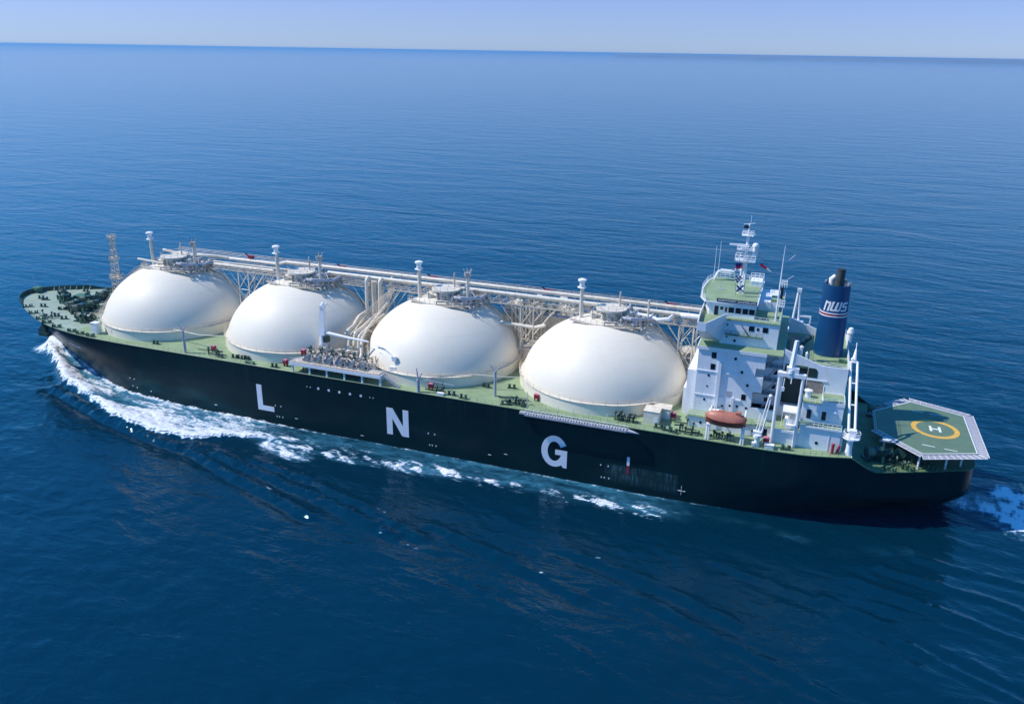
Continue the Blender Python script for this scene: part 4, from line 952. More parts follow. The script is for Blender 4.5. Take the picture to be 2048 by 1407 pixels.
# bridge deck with wings, the bulwark and the raked bracket under the port wing
wing = lambda s: [(215.0, s * 10.9), (215.6, s * 19.4), (217.3, s * 19.4), (220.4, s * 11.4)]
bdk = MB().prism([(215.0, -10.9), (215.6, -19.4), (217.3, -19.4), (220.4, -11.4), (231.5, -11.4), (231.5, 11.4), (220.4, 11.4), (217.3, 19.4), (215.6, 19.4), (215.0, 10.9)], 38.36, 38.6)
bro = P('bridge_deck', bdk, M_DECK, ship, False)
mb = MB()
for s in (-1, 1):
    for (a, b_) in (((214.95, s * 4), (215.0, s * 10.9)), ((215.0, s * 10.9), (215.55, s * 19.5)), ((215.55, s * 19.5), (217.35, s * 19.5)), ((217.35, s * 19.5), (220.45, s * 11.45))):
        d = Vector((b_[0] - a[0], b_[1] - a[1], 0)).normalized(); nrm = Vector((-d.y, d.x, 0)) * .09
        mb.prism([(a[0] + nrm.x, a[1] + nrm.y), (b_[0] + nrm.x, b_[1] + nrm.y), (b_[0] - nrm.x, b_[1] - nrm.y), (a[0] - nrm.x, a[1] - nrm.y)], 37.9, 39.75)
mk('wing_bulwark', mb, M_WHITE, bro)
mb = MB()
for s in (-1, 1):     # flared bracket: full depth at the house, shallow at the tip
    top = [(215.3, s * 10.9), (215.7, s * 19.3), (217.2, s * 19.3), (220.2, s * 11.3)]
    bot = [(215.8, s * 11.0), (215.9, s * 15.6), (216.8, s * 15.4), (219.7, s * 11.25)]
    vs = [(x, y, 38.35) for x, y in top] + [(bot[0][0], bot[0][1], 33.4), (bot[1][0], bot[1][1], 35.2), (bot[2][0], bot[2][1], 35.2), (bot[3][0], bot[3][1], 33.4)]
    fs = [(0, 1, 2, 3), (4, 7, 6, 5), (0, 4, 5, 1), (1, 5, 6, 2), (2, 6, 7, 3), (3, 7, 4, 0)]
    mb.add(vs, fs if s < 0 else [f[::-1] for f in fs])
mk('wing_bracket', mb, M_WHITE, bro)
mb = MB().rail([(220.6, -11.3, 38.6), (231.4, -11.3, 38.6), (231.4, 11.3, 38.6)], 1.05, 1.3, .04)
mk('railing', mb, M_WHITE2, bro)
# wheelhouse
wh = MB().prism([(216.6, -9.6), (226.1, -9.6), (226.1, 9.6), (216.6, 9.6), (215.4, 6), (215.1, 0), (215.4, -6)], 38.6, 41.45)
who = P('wheelhouse', wh, M_WHITE, ship, False)
roof = MB().prism([(215.6, -10.3), (226.5, -10.0), (226.5, 11.5), (215.0, 11.5), (213.9, 7), (213.6, 0), (214.2, -7)], 41.46, 41.75)
rfo = mk('roof', roof, M_WHITE, who); mk('roof_deck', MB().prism([(215.9, -10.0), (226.2, -9.75), (226.2, 11.2), (215.3, 11.2), (214.2, 7), (213.9, 0), (214.5, -7)], 41.76, 41.80), M_DECK, rfo)
mk('roof_railing', MB().rail([(215.7, -10.1, 41.8), (214.3, -7, 41.8), (213.7, 0, 41.8), (214, 7, 41.8), (215.1, 11.3, 41.8), (226.3, 11.3, 41.8), (226.3, -4, 41.8)], 1.0, 1.1, .045), M_WHITE2, rfo)
for x in (221.2, 222.65, 224.1, 225.45): wnd(who, x, 40.1, 1.15, 1.15, -9.6)
wnd(who, 220.1, 40.1, .45, 1.1, -9.6)
wnd(who, 219.2, 40.3, .6, .7, -9.6, m=M_DARKHOLE)
wnd(who, 218.1, 39.7, .85, 2.0, -9.6, 'door', M_BLACK)
for k in range(8): mk('front_window', MB().box(215.02, 215.35, -5.6 + 1.45 * k, -4.5 + 1.45 * k, 39.6, 40.8), M_GLASS, who)
nb = mk('name_board', MB().box(218.0, 226.4, -10.2, -10.08, 41.85, 42.6), M_BLACK, who)
tm = text_mb('NORTHWEST SANDERLING', .62, .012, 1.05); mb = MB(); mb.f = tm.f; wx = max(v[0] for v in tm.v)
mb.v = [(218.25 + x * 7.9 / wx, -10.22 - z, 42.02 + y) for x, y, z in tm.v]; mk('board_lettering', mb, M_LETTER, who, whole=True)
# signs of life on the compass deck
P('signal_locker', MB().box(223.6, 226.2, 5.4, 9.2, 41.8, 43.0).rail([(223.4, 5.2, 43), (226.3, 5.2, 43), (226.3, 9.4, 43), (223.4, 9.4, 43)], 1, 1, .05), M_WHITE2, ship, False)
P('arch_frame', MB().tube([(215.2, 8.0, 41.8), (216, 8.4, 43.8), (219.4, 9.0, 43.9), (220.2, 9.2, 41.8)], .3, 6).box(216.4, 219.0, 8.2, 9.4, 43.4, 44.2), M_WHITE2, ship, False)
P('compass_stand', MB().bar((217.6, 0, 41.8), (217.6, 0, 43.6), .06).box(217.0, 218.4, -.3, .2, 41.8, 42.0), M_GREY, ship, False)
P('aft_house', MB().box(226.3, 230.6, -2, 9, 38.6, 40.6), M_WHITE, ship, False)
P('green_locker', MB().box(228.6, 230.4, -8.2, -5.6, 38.6, 39.4).box(228.8, 230.4, -1.9, 1.4, 40.6, 41.3), M_DECK, ship, False)
# radar mast
MX, MY = 222.6, -1.0
rm = P('radar_mast', MB().tube([(MX - .9, MY - .3, 41.8), (MX - .75, MY - .3, 49)], .26, 10).tube([(MX + .1, MY - .5, 41.8), (MX + .1, MY - .4, 49)], .22, 8).tube([(MX - .3, MY + .9, 41.8), (MX - .3, MY + .6, 49)], .22, 8).tube([(MX - .2, MY, 49), (MX - .2, MY, 57.2)], [.42, .2], 8), M_WHITE2, ship)
mb = MB().box(MX - 2.4, MX + 1.9, MY - 1.2, MY + 1.4, 49.0, 49.3).rail([(MX - 2.4, MY - 1.2, 49.3), (MX + 1.9, MY - 1.2, 49.3), (MX + 1.9, MY + 1.4, 49.3), (MX - 2.4, MY + 1.4, 49.3), (MX - 2.4, MY - 1.2, 49.3)], 1.1, .8, .06)
mb.box(MX - 2.2, MX + 1.5, MY - 1, MY + 1, 51.4, 51.55).rail([(MX - 2.2, MY - 1, 51.5), (MX + 1.5, MY - 1, 51.5), (MX + 1.5, MY + 1, 51.5), (MX - 2.2, MY + 1, 51.5), (MX - 2.2, MY - 1, 51.5)], .9, .7, .05)
mb.box(MX - 1.5, MX + .9, MY - .8, MY + .8, 54.6, 54.7).rail([(MX - 1.5, MY - .8, 54.7), (MX + .9, MY - .8, 54.7), (MX + .9, MY + .8, 54.7), (MX - 1.5, MY + .8, 54.7)], .8, .6, .05)
mk('mast_platform', mb, M_WHITE2, rm)
mk('radar_scanner', MB().box(MX - 3.9, MX + .2, MY - .9, MY - .5, 52.4, 52.75).box(MX - 1.2, MX - .5, MY - .9, MY - .3, 51.7, 52.4), M_WHITE2, rm)
mk('radar_scanner', MB().box(MX - 1.3, MX - .1, MY - .2, MY + .2, 56.2, 56.8), M_BLACK, rm)
mk('radome', MB().sphere((MX + 1.6, MY - .2, 52.6), .75, 14).cyl((MX + 1.6, MY - .2), .6, 50.2, 52.2, 14), M_WHITE2, rm, True)
mk('yard', MB().tube([(220.5, MY - 4.2, 50.4), (MX - .2, MY, 50.5), (MX - .2, MY + 4.2, 50.4)], .08, 6).tube([(MX - 1.4, MY, 57.0), (MX + .9, MY, 57.4)], .06, 5).tube([(MX, MY, 57), (MX, MY, 59)], .05, 5).box(MX + .9, MX + 1.2, MY - .1, MY + .2, 54.8, 55.1), M_WHITE2, rm)
mk('halyard', MB().bar((220.5, -4.2, 50.3), (221.3, -3.9, 41.9), .03).bar((MX + 1.8, MY, 51), (229, -1, 47.0), .025), M_BLACK, rm)
# whip aerials
for (x, y, z0, z1, r) in [(230.4, -9.0, 38.6, 54.8, .22), (215.2, 7.0, 41.8, 50, .07), (215.8, 10.0, 41.8, 50.5, .07)]:
    a = P('whip_aerial', MB().tube([(x, y, z0), (x, y, z0 + (z1 - z0) * .55), (x, y, z1)], [r, r * .7, .05], 8), M_WHITE2, ship)
    if r > .2:
        mk('crow_nest', MB().rail([(x, y - .5, 42), (x + 1.4, y - .5, 42), (x + 1.4, y + .6, 42), (x, y + .6, 42)], 1.3, .5, .07).rail([(x, y - .5, 46.2), (x + 1.4, y - .5, 46.2), (x + 1.4, y + .6, 46.2), (x, y + .6, 46.2)], 1.2, .5, .06).box(x, x + 1.4, y - .5, y + .6, 41.85, 42), M_WHITE2, a)
        mk('stay', MB().bar((x, y, 50.8), (x + 2.2, y + .5, 53), .03).bar((x + .2, y, 47), (x + 2.4, y + .5, 48.6), .03), M_WHITE2, a)
        mk('cabinet', MB().box(x + .25, x + .8, y - .1, y + .5, 43.6, 46.0), M_BLACK, a)

# ---------------------------------------------------------------- engine casing
YC = 12.0
slope = [(233.2, 15.4), (246.0, 15.4), (246.0, 31.0), (240.9, 31.0), (233.2, 33.6)]
cb = MB()
# walls (thin plates) so that the deck lies between them
cb.prism_y([(233.2, 15.4), (238.2, 15.4), (238.2, 20.9), (233.2, 20.9)], -YC, -YC + .5)
cb.prism_y([(238.21, 15.4), (246.0, 15.4), (246.0, 31.0), (240.9, 31.0), (238.21, 31.92)], -YC, -YC + .5)
cb.prism_y([(233.2, 30.6), (238.2, 30.6), (238.2, 31.93), (233.2, 33.6)], -YC, -YC + .5)
cb.prism_y([(233.2, 20.9), (233.6, 20.9), (233.6, 30.6), (233.2, 30.6)], -YC, -YC + .5)
cb.prism_y(slope, YC - .5, YC)
cb.box(233.2, 245.9, -YC + .51, YC - .51, 15.4, 20.9)
cb.box(238.4, 245.9, -YC + .51, YC - .51, 20.91, 29.7)
cb.box(245.91, 246.05, -YC + .5, YC - .5, 15.4, 31.0)
cas = P('engine_casing', cb, M_WHITE, ship, False)
mk('funnel_deck', MB().box(233.2, 245.9, -YC + .52, YC - .52, 29.9, 30.1), M_DECK, cas)
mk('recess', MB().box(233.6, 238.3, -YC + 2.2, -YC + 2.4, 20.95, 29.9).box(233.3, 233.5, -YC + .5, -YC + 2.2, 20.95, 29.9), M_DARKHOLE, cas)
# arched and boxed openings: framed dark recess panels
def arch(x0, x1, z0, z1, y):
    pts = [(x0, z0), (x1, z0)]; r = (x1 - x0) * .45
    for k in range(7): a = k * pi / 12; pts.append((x1 - r + r * cos(a), z1 - r + r * sin(a)))
    pts.append((x0, z1)); return MB().prism_y(pts, y - .05, y + .02)
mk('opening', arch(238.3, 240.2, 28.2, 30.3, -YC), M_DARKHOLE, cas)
mk('louvre', MB().prism_y([(238.3, 24.9), (242.0, 24.9), (242.0, 26.6), (241.2, 27.6), (238.3, 27.6)], -YC - .05, -YC + .02), M_BROWN, cas)
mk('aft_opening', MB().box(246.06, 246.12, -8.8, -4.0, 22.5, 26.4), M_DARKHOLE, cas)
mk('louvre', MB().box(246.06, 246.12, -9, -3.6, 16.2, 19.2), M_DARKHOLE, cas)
mk('frame', MB().box(238.15, 242.3, -YC - .14, -YC - .01, 27.65, 27.85).box(233.1, 238.2, -YC - .12, -YC - .01, 20.6, 20.85), M_WHITE, cas)
mb = MB().rail([(246, -11.8, 31), (246, 11.8, 31)], 1, 1.6, .04).rail([(241, -11.8, 31), (246, -11.8, 31)], .7, 1.4, .04).rail([(241, 11.8, 31), (246, 11.8, 31)], 1.0, 1.2, .05)
mk('railing', mb, M_WHITE2, cas)
mk('deck_pipe', MB().tube([(241, -9, 30.3), (241.6, -9.4, 30.4), (245, -9.4, 30.4)], .12, 6).tube([(242, -7.6, 30.2), (245.6, -7.6, 30.2)], .2, 6).box(244.2, 245.8, -6, -5, 30.1, 30.7), M_MIDGREEN, cas)
mk('ventilator', MB().lathe((246.6, 9.5), [(0, 30), (.5, 30), (.5, 32), (.8, 32.3), (.5, 33.4), (0, 33.6)], 12).lathe((236.4, -7.6), [(0, 30.1), (.35, 30.1), (.35, 33), (.5, 33.2), (0, 33.6)], 10).lathe((237.6, -9.4), [(0, 30.1), (.3, 30.1), (.3, 32.6), (0, 33)], 10), M_WHITE2, cas, True)
mk('machinery', MB().box(234, 237, -6, 6, 30.1, 31.2).box(234.4, 236.0, -9, -7, 30.1, 31.6).tube([(235, -3, 31), (238, 2, 32.4)], .5, 8), M_DKGREEN, cas)
# external stairs between tower and casing
sc = MB(); sr = MB()
for k, z in enumerate((20.4, 23.6, 26.7, 29.8)):
    sc.box(227.9, 233.15, -13.8, -11.55, z - .12, z)
    sr.rail([(229.9, -13.7, z), (233.1, -13.7, z)], 1.0, 1.0, .05)
    a = Vector((230.0, -13.0, z)); b_ = Vector((232.4, -13.0, z + 3.1)); sc.bar(a, b_, .14); sc.bar(a + Vector((0, .7, 0)), b_ + Vector((0, .7, 0)), .14)
    for q in range(9): t = (q + .5) / 9; p = a.lerp(b_, t); sc.box(p.x - .15, p.x + .15, -13.0, -12.3, p.z - .03, p.z + .03)
so_ = P('outside_stair', sc, M_GREY, ship, False); mk('railing', sr, M_DKGREEN, so_)
st_ = P('stair_lobby', MB().box(227.9, 233.15, -11.55, -11.45, 20.4, 32.7), M_WHITE, ship, False)
for x, z in ((231.8, 28.2), (231.8, 24.9)): wnd(st_, x, z, .85, 1.1, -11.55)
for x, z in ((230.6, 21.6), (231.8, 31.2)): wnd(st_, x, z, .7, 1.0 if z < 25 else .5, -11.55, 'door' if z < 25 else 'window', M_DARKHOLE if z < 25 else M_GREY)
# stepped deckhouses on the port side of the casing
dh = MB().box(238.1, 246.0, -17.0, -YC - .02, 15.4, 24.5)
dho = P('stepped_deckhouse', dh, M_WHITE, ship, False)
mk('deck', MB().box(238.0, 241.69, -17.1, -YC - .03, 24.51, 24.65), M_DECK, dho)
mk('raised_hatch', MB().box(241.7, 246.1, -17.1, -YC - .03, 24.51, 25.3), M_WHITE, dho); mk('hatch_top', MB().box(241.9, 245.9, -16.9, -YC - .3, 25.31, 25.36), M_DECK, dho)
mk('railing', MB().rail([(238.1, -17, 24.65), (241.6, -17, 24.65)], 1, 1.1, .04).rail([(241.9, -17, 25.3), (246, -17, 25.3)], .8, 1.1, .04).bar((241.7, -14.5, 24.6), (241.7, -14.5, 27.8), .1), M_WHITE2, dho)
for x in (239.5, 242.4): wnd(dho, x, 22.1, .85, 1.9, -17.0, 'door', M_BLACK)
mk('ventilator', MB().lathe((238.9, -14.3), [(0, 24.65), (.6, 24.65), (.6, 25.8), (.85, 26), (.85, 26.3), (0, 26.6)], 12).sphere((244.4, -17.1, 22.9), .45, 10), M_WHITE2, dho, True)
lh = MB().box(238.1, 246.05, -19.3, -17.02, 15.4, 20.3).box(233.0, 238.09, -19.3, -YC - .05, 15.4, 18.5)
lho = P('lower_deckhouse', lh, M_WHITE, ship, False)
mk('deck', MB().box(238.0, 246.1, -19.4, -17.03, 20.31, 20.45).box(232.9, 237.98, -19.2, -YC - .1, 18.51, 18.62), M_DECK, lho)
mk('railing', MB().rail([(238.1, -19.3, 20.45), (246, -19.3, 20.45)], 1, .9, .045), M_WHITE2, lho)
port(lho, 241.7, 16.9, -19.3, .33)
mk('fitting', MB().box(235.0, 237.6, -17.4, -15.6, 18.62, 20.4).box(235.4, 237.2, -18.4, -17.6, 18.62, 19.5), M_WHITE2, lho)
mk('canopy', MB().prism([(234.4, -17.6), (237.4, -17.6), (237.4, -14.0), (234.4, -14.0)], 22.0, 22.1).rail([(234.4, -17.6, 18.6), (237.4, -17.6, 18.6)], 3.4, 1.5, .05, (1.0,)), M_WHITE2, lho)
mk('coaming', MB().box(232.8, 238.0, -19.62, -19.31, 18.2, 18.72).box(238.05, 246.1, -19.6, -19.41, 20.1, 20.5), M_WHITE, lho)
mk('stiffener', MB().box(233.6, 233.75, -19.42, -19.31, 15.5, 18.1).box(243.9, 244.0, -19.4, -19.31, 15.5, 20).box(239.4, 239.5, -19.4, -19.31, 15.5, 20.0), M_WHITE, lho)
# funnel
fp = [(2.95, 29.9), (2.95, 30.2), (2.8, 37), (2.65, 46.0), (2.45, 46.05)]
def fun(z): return np.interp(z, [30, 46], [3.05, 2.75])
mb = MB(); NN = 48; ring = []
def frow(z, g=0.0):
    r = fun(z) + g; out = []
    for k in range(NN):
        t = 2 * pi * k / NN; c_, s_ = cos(t), sin(t)
        out.append((242 + r * np.sign(c_) * abs(c_) ** .88 - (z - 30) * .015, (r + .15) * np.sign(s_) * abs(s_) ** .88, z))
    return out
zs = [29.95, 34, 38, 42, 45.9]
for z in zs: mb.v += frow(z)
for i in range(len(zs) - 1):
    for k in range(NN): mb.f.append((i * NN + k, i * NN + (k + 1) % NN, (i + 1) * NN + (k + 1) % NN, (i + 1) * NN + k))
o = len(mb.v); mb.v += frow(45.9, -.25) + frow(44.9, -.25)
for a, b_ in ((4 * NN, o), (o, o + NN)):
    for k in range(NN): mb.f.append((a + k, a + (k + 1) % NN, b_ + (k + 1) % NN, b_ + k))
funl = P('funnel', mb, M_BLUE, ship, True, 50)
mb = MB(); mb.v = frow(44.95, -.26); mb.f = [tuple(range(NN))]; mk('top_plate', mb, M_SOOT, funl)
def band(z0, z1, m, g=.03):
    b = MB(); b.v = frow(z0, g) + frow(z1, g) + frow(z0, -.02) + frow(z1, -.02)
    for k in range(NN):
        k2 = (k + 1) % NN; b.f += [(k, k2, NN + k2, NN + k), (NN + k, NN + k2, 3 * NN + k2, 3 * NN + k), (2 * NN + k2, 2 * NN + k, k, k2)]
    return mk('stripe', b, m, funl, True)
band(39.75, 40.0, M_WHITE2); band(39.35, 39.75, M_RED); band(39.1, 39.35, M_WHITE2)
# funnel letters bent round the casing: lower-case n, w, s built of strokes
def glyph_pts(ch):
    if ch == 'n': return [[(0, 0), (0, 1.0)], [(0, .93), (.45, .93), (.5, .80), (.5, 0)]]
    if ch == 'w': return [[(0, 1), (0, .12), (.08, .07), (.4, .07)], [(.4, .95), (.4, .07)], [(.4, .07), (.72, .07), (.8, .15), (.8, 1)]]
    return [[(.58, .93), (.08, .93), (.02, .8), (.02, .6), (.1, .52), (.5, .52), (.58, .42), (.58, .18), (.5, .07), (0, .07)]]
def funnel_pt(u, z, g):     # u metres along the port face from centre
    r = fun(z) + g; t = -pi / 2 + u / (r * 1.02); c_, s_ = cos(t), sin(t)
    return Vector((242 + r * np.sign(c_) * abs(c_) ** .88 - (z - 30) * .015, (r + .15) * np.sign(s_) * abs(s_) ** .88, z))
lm = MB(); hgt = 1.85; cur = -2.15
for ch, wd in (('n', .5), ('w', .8), ('s', .58)):
    sc_ = 1.85
    for st in glyph_pts(ch):
        for (p, q) in zip(st[:-1], st[1:]):
            nseg = 3
            for k in range(nseg):
                a = (p[0] + (q[0] - p[0]) * k / nseg, p[1] + (q[1] - p[1]) * k / nseg); b_ = (p[0] + (q[0] - p[0]) * (k + 1) / nseg, p[1] + (q[1] - p[1]) * (k + 1) / nseg)
                dx, dz = (b_[0] - a[0]) * sc_, (b_[1] - a[1]) * hgt; L_ = hypot(dx, dz) or 1; ex, ez = dx / L_, dz / L_; hw = .19
                qs = []
                for (pp, sg, e) in ((a, 1, -hw * .9), (a, -1, -hw * .9), (b_, -1, hw * .9), (b_, 1, hw * .9)):
                    u = cur + pp[0] * sc_ - ez * hw * sg + ex * e; zz = pp[1] * hgt + ex * hw * sg + ez * e
                    qs.append((u + zz * .22, 40.5 + zz))
                fr = [funnel_pt(u, z, .045) for u, z in qs]; bk = [funnel_pt(u, z, -.02) for u, z in qs]
                lm.add(fr + bk, [(0, 1, 2, 3), (0, 4, 5, 1), (1, 5, 6, 2), (2, 6, 7, 3), (3, 7, 4, 0)])
    cur += wd * sc_ + .55
mk('lettering', lm, M_WHITE2, funl, False, whole=True)
mk('exhaust_pipe', MB().tube([(242.0, -.3, 44.9), (242.2, -.3, 49.1)], [1.0, .85], 16), M_SOOT, funl, True)
mk('exhaust_pipe', MB().tube([(240.6, .3, 44.9), (240.5, .3, 46.6), (241.2, .2, 47.4)], [.55, .55, .5], 12), M_WHITE2, funl, True)
mk('exhaust_pipe', MB().tube([(243.4, .8, 44.9), (243.4, .8, 46.6)], .35, 10).tube([(244.0, -.6, 44.9), (244.0, -.6, 46.4)], .3, 10).tube([(240.9, 1.5, 44.9), (240.9, 1.5, 46.7)], .4, 10), M_TAN, funl, True)
mk('rim_fitting', MB().rail([(243.2, -2.6, 45.9), (244.4, -1.5, 45.9), (244.7, .8, 45.9)], .7, .6, .05).box(239.2, 239.6, -.6, 0, 45.9, 46.4), M_GREY, funl)
# portal posts with the port provision crane
for x in (232.9, 237.45): pass
gp = P('portal_frame', MB().tube([(232.9, -19.75, 15.4), (232.9, -19.75, 31.2)], .34, 10).tube([(237.4, -19.75, 15.4), (237.4, -19.75, 31.2)], .34, 10).box(232.4, 237.9, -20.1, -19.1, 30.6, 31.4).box(232.6, 233.2, -19.3, -18.4, 30.7, 31.3), M_WHITE2, ship)
pc = P('provision_crane', MB().lathe((234.9, -19.5), [(0, 31.4), (.8, 31.4), (.7, 32.2), (0, 32.2)], 12).box(234.0, 236.4, -20.0, -18.9, 31.4, 32.6), M_WHITE2, ship)
mk('jib', MB().tube([(234.8, -19.4, 30.2), (235.2, -19.2, 38.2)], [.62, .42], 4), M_WHITE2, pc)
mk('ladder', MB().rail([(235.8, -19.3, 31), (235.8, -18.8, 31)], 6.5, .5, .05, tuple(i / 14 for i in range(1, 15))), M_WHITE2, pc)
mk('hook_block', MB().bar((233.9, -20.3, 30.4), (233.8, -20.3, 28.4), .08).box(233.5, 234.1, -20.5, -20.1, 27.6, 28.4).bar((235.2, -20.3, 30.4), (235.2, -20.3, 29.4), .12), M_WHITE2, pc)
sc2 = P('provision_crane', MB().lathe((234.3, 14), [(0, 30.0), (.9, 30.0), (.8, 32.5), (0, 32.5)], 12).box(233.0, 236.2, 13.3, 14.7, 31.6, 32.4), M_WHITE2, ship)
mk('jib', MB().tube([(233.7, 14, 32), (234.3, 14, 40.1)], [.25, .3], 4).tube([(235.1, 14, 32), (234.5, 14, 40.1)], [.25, .3], 4).box(233.9, 234.9, 13.6, 14.4, 39.4, 40.2), M_WHITE2, sc2)
mk('cradle', MB().box(235.0, 237.8, 13.8, 14.2, 33.4, 33.8).box(237.5, 237.8, 13.8, 14.2, 31.6, 33.4).box(235.0, 237.8, 13.8, 14.2, 31.4, 31.7), M_WHITE2, sc2)
P('starboard_platform', MB().box(229.5, 246, 12.05, 17.5, 29.3, 29.6).box(233, 246, 12.05, 17, 15.4, 24), M_WHITE, ship, False)
# slender davit with an A-frame beside the lifeboat
sdv = P('boat_davit_crane', MB().lathe((230.2, -22.4), [(0, 15.4), (.55, 15.4), (.5, 17.3), (.9, 17.6), (.9, 18.2), (0, 18.4)], 12).box(229.2, 230.9, -22.9, -22.0, 18.2, 18.9).box(229.2, 229.9, -23.1, -22.1, 15.6, 16.4), M_WHITE2, ship)
mk('jib', MB().tube([(230.2, -22.4, 18.6), (231.4, -21.6, 26.2)], .13, 6).tube([(231.0, -22.4, 18.6), (231.8, -21.6, 26.2)], .13, 6).sphere((231.7, -21.6, 26.6), .42, 8), M_WHITE2, sdv)
mk('jib_rope', MB().bar((229.7, -22.4, 18.6), (230.2, -22.0, 22.6), .08).bar((230.8, -22.6, 18), (231.4, -22.2, 22.4), .12), M_WHITE2, sdv)
# after boom post: basket at mid height, twin-tube boom stowed upright
bp_ = P('boom_post', MB().lathe((248.0, -19.0), [(0, 15.4), (.75, 15.4), (.6, 16.6), (.6, 19.2), (0, 19.2)], 16), M_WHITE2, ship)
mk('basket', MB().lathe((248.1, -19.0), [(0, 19.1), (1.7, 19.1), (1.7, 19.3), (0, 19.3)], 18).rail([(248.1 + 1.65 * cos(t), -19 + 1.65 * sin(t), 19.3) for t in np.linspace(0, 2 * pi, 11)], 1.1, 1.2, .06).box(247.5, 248.9, -19.6, -18.4, 19.3, 20.9), M_WHITE2, bp_)
mk('boom', MB().tube([(247.4, -19.0, 20.4), (246.3, -9.6, 32.0)], .26, 8).tube([(248.6, -19.0, 20.4), (247.6, -9.6, 32.0)], .26, 8).bar((246.9, -15.4, 24.8), (248.2, -15.4, 24.8), .16).bar((246.6, -12.5, 28.4), (247.9, -12.5, 28.4), .16).bar((246.3, -9.6, 32), (247.6, -9.6, 32), .3), M_WHITE2, bp_)
mk('boom_head', MB().tube([(246.9, -9.4, 32.2), (247.0, -8.2, 34.4)], [.5, .14], 8).tube([(247.0, -8.2, 34.4), (247.0, -7.6, 35.6)], .1, 6).sphere((246.6, -9.4, 32.5), .4, 8), M_WHITE2, bp_)
P('bollard_wall', MB().box(246.1, 246.6, -18.4, -12.2, 15.4, 18.6), M_WHITE, ship, False)

# ---------------------------------------------------------------- lifeboat davits (parts) ; the boats are things
for s in (-1, 1):
    mb = MB()
    for x in (219.9, 227.0):
        mb.tube([(x, s * 22.9, 15.4), (x + .1, s * 22.3, 18.9)], .2, 6).tube([(x + .5, s * 22.9, 15.4), (x + .45, s * 22.3, 18.9)], .16, 6).tube([(x + .2, s * 22.3, 18.8), (x + .2, s * 20.0, 20.6), (x + .2, s * 17.8, 21.0)], .18, 6).tube([(x + .2, s * 18.2, 15.4), (x + .2, s * 18.1, 21)], .18, 6)
        mb.box(x - .2, x + .6, s * 22 - .6, s * 22 + .6, 18.55, 18.75)
    P('boat_davit', mb, M_WHITE2, ship)
# accommodation ladder stowed over the side
mb = MB()
for y in (-23.9, -25.3):
    mb.box(180.3, 203.6, y - .07, y + .07, 14.95, 15.4)
for x in np.arange(180.6, 203.4, .62): mb.box(x, x + .30, -25.22, -23.98, 15.1, 15.2)
mb.add([(203.68, -23.9, 15.3), (206.2, -24.6, 14.9), (203.68, -25.3, 15.3), (203.68, -23.9, 15.0), (206.2, -24.6, 14.7), (203.68, -25.3, 15.0)], [(0, 1, 2), (5, 4, 3), (0, 3, 4, 1), (1, 4, 5, 2)])
mb.box(178.9, 180.29, -24.7, -23.8, 14.9, 15.35)
gw = P('accommodation_ladder', mb, M_GREY, ship, False)
mk('ladder_railing', MB().rail([(180.3, -25.3, 15.4), (203.6, -25.3, 15.4)], .5, .9, .045, (1.0,)).rail([(180.3, -23.9, 15.4), (203.6, -23.9, 15.4)], .5, .9, .045, (1.0,)), M_WHITE2, gw)
mb = MB()
for x in (180.3, 184.5, 187.5, 191, 194.5, 198.7):
    mb.bar((x, -23.3, 15.4), (x, -23.3, 17.6 if x > 181 else 20), .09)
P('ladder_davit', mb, M_CREAMP, ship, False)

# ---------------------------------------------------------------- helideck
HZ = 15.9
hx = [(253.6, -5.4), (262.1, -14.7), (273.0, -10.2), (273.0, 9.9), (262.1, 14.4), (253.6, 5.4)]
he = P('helideck', MB().prism(hx, HZ - .45, HZ), M_GREY, ship, False)
ctr = (264.2, 0)
def sc_poly(P_, k): return [(ctr[0] + (x - ctr[0]) * k, ctr[1] + (y - ctr[1]) * k) for x, y in P_]
mk('landing_surface', MB().prism(sc_poly(hx, .985), HZ + .004, HZ + .05), M_HDECK, he)
mb = MB(); n_ = 64; c_x, c_y = 265.9, -.3
def ann(r0_, r1_, z0, z1, mb):
    for k in range(n_):
        a, b_ = 2 * pi * k / n_, 2 * pi * (k + 1) / n_
        mb.add([(c_x + r * cos(t), c_y + r * sin(t), z1) for r, t in ((r0_, a), (r1_, a), (r1_, b_), (r0_, b_))], [(0, 1, 2, 3)])
ann(3.75, 4.8, 0, HZ + .056, mb); mk('circle_marking', mb, M_YELLOW, he)
mb = MB(); z = HZ + .056
mb.box(264.75, 265.25, -1.7, 1.1, z - .002, z + .004).box(266.55, 267.05, -1.7, 1.1, z - .002, z + .004).box(265.25, 266.55, -.55, -.05, z - .002, z + .004)
mk('letter_marking', mb, M_WHITE2, he)
mb = MB()
for k in range(6):
    a, b_ = Vector((*sc_poly(hx, .965)[k], 0)), Vector((*sc_poly(hx, .965)[(k + 1) % 6], 0)); d = (b_ - a).normalized(); nn = Vector((-d.y, d.x, 0)) * .10
    if k == 5: nn *= .3
    mb.prism([(a.x + nn.x, a.y + nn.y), (b_.x + nn.x, b_.y + nn.y), (b_.x - nn.x, b_.y - nn.y), (a.x - nn.x, a.y - nn.y)], HZ + .051, HZ + .058 + .0005 * k)
for (x0, y0, x1, y1) in ((262.5, -9.6, 264.9, -9.9), (266.6, -10.1, 269.0, -10.4), (262, 8.6, 264.4, 8.4), (265.6, 8.2, 268, 8.0)):
    mb.prism([(x0, y0 - .12), (x1, y1 - .12), (x1, y1 + .12), (x0, y0 + .12)], HZ + .051, HZ + .057)
mk('edge_marking', mb, M_WHITE2, he)
mb = MB()       # netting frames all round except the forward face
